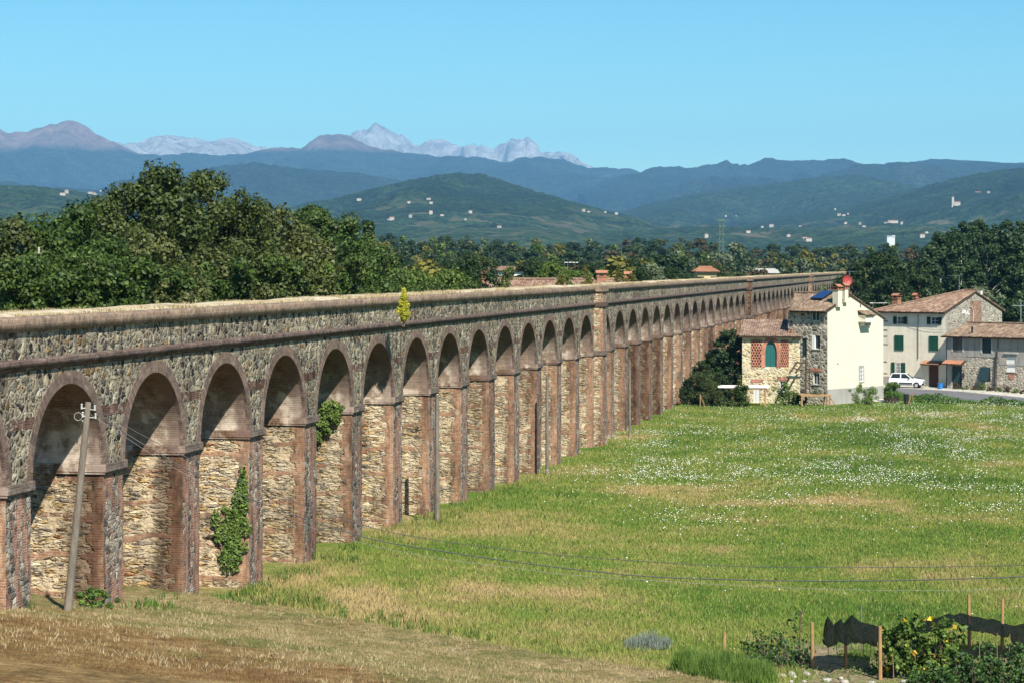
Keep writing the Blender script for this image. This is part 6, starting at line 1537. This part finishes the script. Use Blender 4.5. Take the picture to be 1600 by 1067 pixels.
# ------------------------------------------------------------------ buildings beyond the aqueduct
def far_building(name, lab, pxl, pxr, ytop_ridge, yeave, Y, wallm, roofm, depth=7, wins=3, hip=False, chim=None, cat='house', hipw=.16):
    a = at(pxl, yeave, Y); b_ = at(pxr, yeave, Y); zr_ = at(pxl, ytop_ridge, Y + depth / 2).z; z0 = hz(a.x, Y) - .5
    L = b_.x - a.x; root = empty(name, (a.x, Y, 0), 0, lab, cat); zc = a.z
    holes = [(L * (k + .5) / wins - .45, L * (k + .5) / wins + .45, zc - 1.9, zc - .7) for k in range(wins)]
    w = kid(wallpoly('w', [(0, z0), (L, z0), (L, zc), (0, zc)], holes, wallm, root), 'front_wall', wallm, root)
    for h in holes: window(w, h, mull=(1, 0), sill=False)
    kid(MB().box(0, .2, .02, depth, z0, zc).box(L - .2, L, .02, depth, z0, zc).box(.2, L - .2, depth - .2, depth, z0, zc), 'side_walls', wallm, root)
    hw = L * hipw if hip else 0
    if not hip:
        g = MB()
        for xx in (0.02, L - .02): g.face([(xx, 0, zc), (xx, depth, zc), (xx, depth / 2, zr_ - .1)])
        kid(g, 'gable', wallm, root)
    r1 = roof_sheet('roof', [(-.4, -.4, zc - .02), (L + .4, -.4, zc - .02), (L + (.4 if not hip else -hw), depth / 2, zr_), (-.4 + (0 if not hip else hw + .4), depth / 2, zr_)], roofm, root)
    roof_sheet('roof', [(L + .4, depth + .4, zc - .02), (-.4, depth + .4, zc - .02), (-.4 + (0 if not hip else hw + .4), depth / 2, zr_), (L + (.4 if not hip else -hw), depth / 2, zr_)], roofm, root)
    if hip:
        roof_sheet('roof', [(-.4, depth + .4, zc - .02), (-.4, -.4, zc - .02), (hw, depth / 2 - .02, zr_), (hw, depth / 2 + .02, zr_)], roofm, root)
        roof_sheet('roof', [(L + .4, -.4, zc - .02), (L + .4, depth + .4, zc - .02), (L - hw, depth / 2 + .02, zr_), (L - hw, depth / 2 - .02, zr_)], roofm, root)
    hcap(r1, (hw, depth / 2, zr_ + .08), (L - hw, depth / 2, zr_ + .08), roofm)
    for (cp_, cw, ch) in (chim or []):
        xx = (cp_ - pxl) / (pxr - pxl) * L; chimney(r1, (xx, depth / 2, zr_), cw, cw, -.3, ch, 0, M_ORT if cw > .6 else M_TERR)
    return root
hb = far_building('farm_building', 'long red tiled roof rising just behind the top of the aqueduct', 744, 992, 437.5, 466, 178, M_CREAM2, M_TILER, 8, 4, True, [(943, .8, .25), (757, .5, .2), (985, .5, .15)], 'building', .08)
aerial(hb, (7.6, 4, 12.0), 1.2, 4, (1, .2, 0), ln=.9)
far_building('country_house', 'white house with two low terracotta roofs half hidden by trees left of centre', 766, 822, 418, 422.5, 330, plaster('white_house_plaster', (.74, .70, .62), .15), M_TILER, 7, 3)
far_building('country_house', 'small house with a red roof above the middle of the long red roof', 868, 885, 420, 425.5, 330, M_CREAM2, M_TILER, 5, 1)
far_building('country_house', 'ochre house with an orange hipped roof beyond the aqueduct, right of the willow', 1090, 1120, 418, 424.5, 300, plaster('ochre_plaster', (.66, .50, .25), .15), M_ORT, 7, 3, True)
far_building('country_house', 'low grey roofed house near the far end of the aqueduct', 1184, 1215, 421.5, 427, 400, M_CREAM2, flat('grey_roof', (.42, .40, .38), .9, .1, .15), 7, 3)
# lattice mast
p = at(1126.5, 420, 620); zt = at(0, 343, 620).z; z0 = hz(p.x, 620)
ms = empty('lattice_mast', (p.x, 620, z0), 0, 'tall thin green lattice mast rising above the woods', 'mast'); Hm = zt - z0; M_MAST = flat('mast_green_grey', (.10, .15, .12), .6, .3, .1)
for sx in (-1, 1):
    for sy in (-1, 1): kid(MB().tube((sx * .8, sy * .8, 0), (sx * .5, sy * .5, Hm), .10, .08, 5), 'leg', M_MAST, ms)
b = MB(); nl = 16
for k in range(nl):
    za_, zb_ = Hm * k / nl, Hm * (k + 1) / nl; ra = .8 - .3 * k / nl; rb_ = .8 - .3 * (k + 1) / nl
    for (ax, ay), (bx_, by_) in (((-1, -1), (1, -1)), ((1, -1), (1, 1)), ((1, 1), (-1, 1)), ((-1, 1), (-1, -1))):
        b.tube((ax * ra, ay * ra, za_), (bx_ * rb_, by_ * rb_, zb_), .045, .045, 4, 0, False); b.tube((bx_ * ra, by_ * ra, za_), (ax * rb_, ay * rb_, zb_), .045, .045, 4, 0, False)
kid(b, 'bracing', M_MAST, ms)
b = MB()
for k in (.70, .80, .9, .98): b.box(-1.1, 1.1, -.12, .12, Hm * k, Hm * k + .35)
kid(b, 'antenna_arm', M_MAST, ms)
# far white pole at the right edge
p = at(1595, 500, 232); tag(MB().tube((p.x, 232, hz(p.x, 232)), (p.x, 232, at(0, 470, 232).z), .07, .05, 8).tube((p.x - .9, 232, at(0, 478, 232).z), (p.x + .9, 232, at(0, 478, 232).z), .04, .04, 6).build('utility_pole', M_METAL), 'grey pole with a crossarm behind the roof at the right edge', 'utility pole')

# ------------------------------------------------------------------ kitchen garden in the lower right corner
def gpole(name, px, ytop, Y, r, lab, mat, group=None, lean=0, cat='post'):
    x = at(px, 1000, Y).x; z = hz(x, Y); zt = at(px, ytop, Y).z
    lean = lean or (((px * 7) % 11) - 5) * .008; r = r * .82
    o = tag(MB().tube((x, Y, z - .2), (x + lean, Y, zt), r, r * .85, 8).build(name, mat), lab, cat, group); return o
gpole('garden_post', 1131, 988, 69.5, .075, 'short brown post behind the rosemary bushes', M_OWOOD)
gpole('garden_post', 1270, 972, 68.3, .075, 'brown post just left of the hanging black net', M_OWOOD)
gpole('garden_post', 1322, 992, 68.4, .07, 'brown post below the middle of the left black net', M_OWOOD)
gpole('garden_post', 1375.5, 978, 66.2, .08, 'brown post between the left black net and the bean plants', M_OWOOD)
gpole('garden_post', 1515, 928, 71.8, .075, 'tall brown post rising above the right black net, the left one of two', M_OWOOD)
gpole('garden_post', 1566, 935, 71.2, .075, 'tall brown post rising above the right black net, the right one of two', M_OWOOD)
gpole('metal_rod', 1249, 953, 68.6, .025, 'thin dark metal rod rising from the pepper plants', M_COPPER, cat='rod')
gpole('metal_rod', 1347, 944, 70.8, .022, 'thin grey rod behind the peaks of the left net', M_METAL, cat='rod')
for i, (px, yt, Y) in enumerate([(1293, 1010, 68.6), (1309, 1004, 69.3), (1329, 1005, 69.6), (1343, 1006, 70), (1349, 1002, 69), (1359, 1004, 69.5), (1369, 975, 70), (1392, 968, 70), (1398, 1012, 67), (1461, 1008, 70), (1530, 985, 66.6), (1538, 995, 69), (1548, 1000, 70.2), (1558, 988, 67), (1576, 990, 67.5), (1397, 1020, 66), (1386, 1016, 68)]):
    gpole('garden_cane', px, yt, Y, .014, 'thin bamboo cane standing among the vegetable beds', M_WOOD if i % 3 else M_OWOOD, 'garden canes', cat='cane')
def net_mat():
    g = G('black_shade_net', .95, .05); p = g.objc(); g.color(g.mul((.006, .007, .008), g.ramp(g.noise(p, 3, 4), [(.3, (.7,) * 3), (.7, (1.6,) * 3)])))
    tr = g.n('BsdfTransparent'); mx = g.n('MixShader', None, {0: .26, 1: g.bsdf.outputs[0], 2: tr.outputs[0]}); g.nt.links.new(mx.outputs[0], g.out.inputs['Surface']); return g.mat
M_NET = net_mat()
def net(name, top, bot, Y0, Y1, lab, seed):
    """cloth hung over supports: top edge polyline (px, py), bottom edge polyline, depth running back"""
    tx = [p[0] for p in top]; ty = [p[1] for p in top]; bx = [p[0] for p in bot]; by = [p[1] for p in bot]
    x0, x1 = tx[0], tx[-1]; nu, nv = 90, 26; V = []
    for i in range(nu + 1):
        px = x0 + (x1 - x0) * i / nu; yt = np.interp(px, tx, ty); yb = np.interp(px, bx, by)
        for j in range(nv + 1):
            v = j / nv; y = yb + (yt - yb) * (v ** 1.25); Yd = Y0 + (Y1 - Y0) * (v ** 1.6)
            q = at(px, y, Yd); n_ = (fbm(px * .075 + v * 1.4, v * 1.8, seed, 2) - .5); q.y += n_ * 1.3 * (1 - .6 * v); q.z += n_ * .03
            V.append(tuple(q))
    V = np.array(V); c = V.mean(0); o = np_mesh(name, V - c, grid_faces(nu + 1, nv + 1), M_NET, smooth=True); o.location = c
    md = o.modifiers.new('thickness', 'SOLIDIFY'); md.thickness = .012
    return tag(o, lab, 'netting')
net('shade_net', [(1286, 992), (1289, 975), (1294, 962.5), (1303, 976), (1313, 964), (1318, 974), (1331, 960), (1341, 968), (1351, 973), (1362, 975), (1372, 978), (1384, 986)], [(1286, 1000), (1290, 1010), (1296, 1014), (1302, 1008), (1309, 1001), (1330, 1004), (1350, 1008), (1370, 1011), (1384, 1010)], 67.0, 69.2, 'black shade net with three sharp peaks draped over stakes left of the bean plants', 3)
net('shade_net', [(1405, 978), (1430, 972), (1452, 966), (1470, 962), (1482, 958), (1492, 960), (1501, 957), (1520, 963), (1550, 966), (1575, 975), (1588, 976), (1600, 974), (1640, 970)], [(1405, 985), (1430, 986), (1460, 984), (1495, 972), (1520, 985), (1535, 984), (1560, 990), (1580, 995), (1586, 1010), (1600, 1014), (1640, 1008)], 69.0, 71.4, 'long black shade net hanging loosely behind the bean plants to the right edge', 8)
M_LEAF['bean'] = leaf_mat('bean_leaf', (.045, .10, .015), (.12, .17, .035), .25, 1.5, .5); M_LEAF['veg'] = leaf_mat('vegetable_leaf', (.026, .066, .015), (.065, .12, .03), .2, 1.5, .5)
M_LEAF['orange'] = leaf_mat('orange_leaf', (.45, .20, .02), (.60, .42, .04), .2, 1.0)
def veg(name, px, Y, H, W, leaf, n, ls, lab, cat, group=None, seed=0, extra=None, shape='dome', cr=.2):
    x = at(px, 1000, Y).x; z = hz(x, Y); rng = np.random.default_rng(seed); root = empty(name, (x, Y, z), 0, lab, cat, group)
    V, F, cs = crown(rng, H * .92, W, H * .08, 30, n, ls, cr, shape, droop=.3); np_mesh('foliage', V, F, M_LEAF[leaf], root)
    if extra: V, F, _ = crown(rng, H * .85, W * .95, H * .1, 8, extra, ls * 1.1, cr * .6, shape); np_mesh('fading_leaves', V, F, M_LEAF['orange'], root)
    b = MB()
    for k in range(8): e = cs[k]; b.tube((e[0] * .25, e[1] * .25, -.05), (e[0], e[1], e[2]), .02, .008, 5, 0, False)
    kid(b, 'stems', M_BARK, root); return root
for i, (px, Y, H) in enumerate([(1392, 66.8, 1.55), (1416, 66.4, 1.95), (1440, 66.2, 1.95), (1465, 66.0, 1.95), (1487, 66.3, 1.85)]):
    veg('bean_plant', px, Y, H, .95, 'bean', 640, .085, ['leftmost bean plant, beside the brown post, the shortest of the row', 'bean plant second from the left in the row under the nets', 'middle bean plant of the row, with orange fading leaves', 'bean plant second from the right, with yellow leaves low down', 'rightmost bean plant, ending under the long net'][i], 'bean plant', 'row of bean plants', 200 + i, 14)
for i, (px, Y, H) in enumerate([(1500, 65.6, 1.1), (1522, 65.2, .95), (1548, 65.4, 1.05), (1572, 65.2, .95), (1596, 65.6, 1.05), (1620, 65.4, 1.0), (1455, 64.6, .95), (1425, 64.5, .7), (1480, 64.4, .8), (1540, 66.8, 1.2), (1585, 67.2, 1.15)]):
    veg('tomato_plant', px, Y, H * .85, .9, 'veg', 420, .06, 'dark leafy vegetable plant in the beds of the bottom right corner', 'plant', 'dark vegetable plants', 300 + i)
for i, (px, Y, H) in enumerate([(1168, 69, .75), (1188, 69.2, 1.0), (1208, 69.2, 1.05), (1228, 68.8, 1.15), (1246, 68.7, 1.75), (1198, 68.0, .85), (1222, 67.8, .9), (1262, 68.6, .8)]):
    veg('pepper_plant', px, Y, H, .75, 'veg', 110, .065, 'sparse dark leaved plant left of the black nets', 'plant', 'sparse dark leaved plants', 400 + i)
M_LEAF['rosemary'] = leaf_mat('rosemary_leaf', (.075, .14, .026), (.16, .24, .05), .15, 1.2, .45)
def spiky(name, px, Y, H, W, leaf, n, lab, cat, seed, w=.008):
    x = at(px, 1000, Y).x; z = hz(x, Y); rng = np.random.default_rng(seed); root = empty(name, (x, Y, z), 0, lab, cat)
    r = np.sqrt(rng.uniform(0, 1, n)) * W / 2; a = rng.uniform(0, 6.283, n); X = r * np.cos(a); Yy = r * np.sin(a); hh = H * (.55 + .8 * vnoise(X * 4.5 + seed, Yy * 4.5, seed)) * (1 - (r / (W / 2)) ** 2 * .5) * rng.uniform(.7, 1.1, n); z0 = hh * rng.uniform(0, .75, n)
    V, F = blades(X, Yy, z0, hh - z0 + .08, rng, 3, w, .05, .5); np_mesh('foliage', V, F, M_LEAF[leaf], root)
    b = MB()
    for k in range(8): an = k * .785; b.tube((0, 0, -.05), (math.cos(an) * W * .25, math.sin(an) * W * .25, H * .6), .02, .008, 5, 0, False)
    kid(b, 'stems', M_BARK, root)
spiky('rosemary_bush', 1128, 65.5, .95, 1.9, 'rosemary', 3600, 'largest spiky green rosemary bush by the lip of the bank', 'bush', 1, .011)
spiky('rosemary_bush', 1080, 66.8, .75, 1.1, 'rosemary', 2600, 'smaller spiky green bush left of the rosemary', 'bush', 2, .011)
spiky('rosemary_bush', 1180, 65.2, .7, 1.2, 'rosemary', 2600, 'low spiky green bush right of the rosemary', 'bush', 3, .011)
spiky('lavender_bush', 1012, 71, .45, 1.5, 'grey', 700, 'grey lavender bush just beyond the lip of the bank', 'bush', 4)
veg('squash_plant', 1148, 69.8, .4, .5, 'gold', 60, .05, 'small yellow green plant by the short brown post', 'plant', None, 11)
rs = np.random.default_rng(77)
for i in range(34):
    px = rs.choice([1210, 1262, 1240, 1300, 1400, 1340]) + rs.normal() * 22; Y = rs.uniform(64.6, 67.2); x = at(px, 1000, Y).x; s_ = rs.uniform(.05, .17)
    bm = bmesh.new(); bmesh.ops.create_icosphere(bm, subdivisions=2, radius=s_)
    for v in bm.verts: v.co *= .75 + .5 * float(vnoise(v.co.x * 9 + i * 3, v.co.y * 9 + v.co.z * 7, i)); v.co.z *= .6
    me = bpy.data.meshes.new('rubble_stone'); bm.to_mesh(me); bm.free()
    tag(link_mesh('rubble_stone', me, M_ROCK if i else (globals().__setitem__('M_ROCK', flat('pale_rubble_stone', (.34, .31, .27), .95, .1, .25, 6)) or M_ROCK), None, (x, Y, hz(x, Y) + s_ * .2)), 'pale stone lying on the bare garden soil', 'stone', 'pale stones on the garden soil')
# wild low weeds between the beds
X = rng.uniform(8, 19, 9000); Y = rng.uniform(62, 73, 9000); k = (fbm(X * .8, Y * .8, 95, 3) > .5) & (bank_q(X, Y) < -.8); X, Y = X[k], Y[k]
V, F = leaf_quads(np.stack([X, Y, hgt(X, Y) + rng.uniform(.02, .3, len(X)) * (fbm(X, Y, 96, 2))], 1), rng.normal(size=(len(X), 3)) + [0, -.3, .9], .04, rng)
tag(np_mesh('garden_weeds', V, F, M_WEED), kind='stuff')
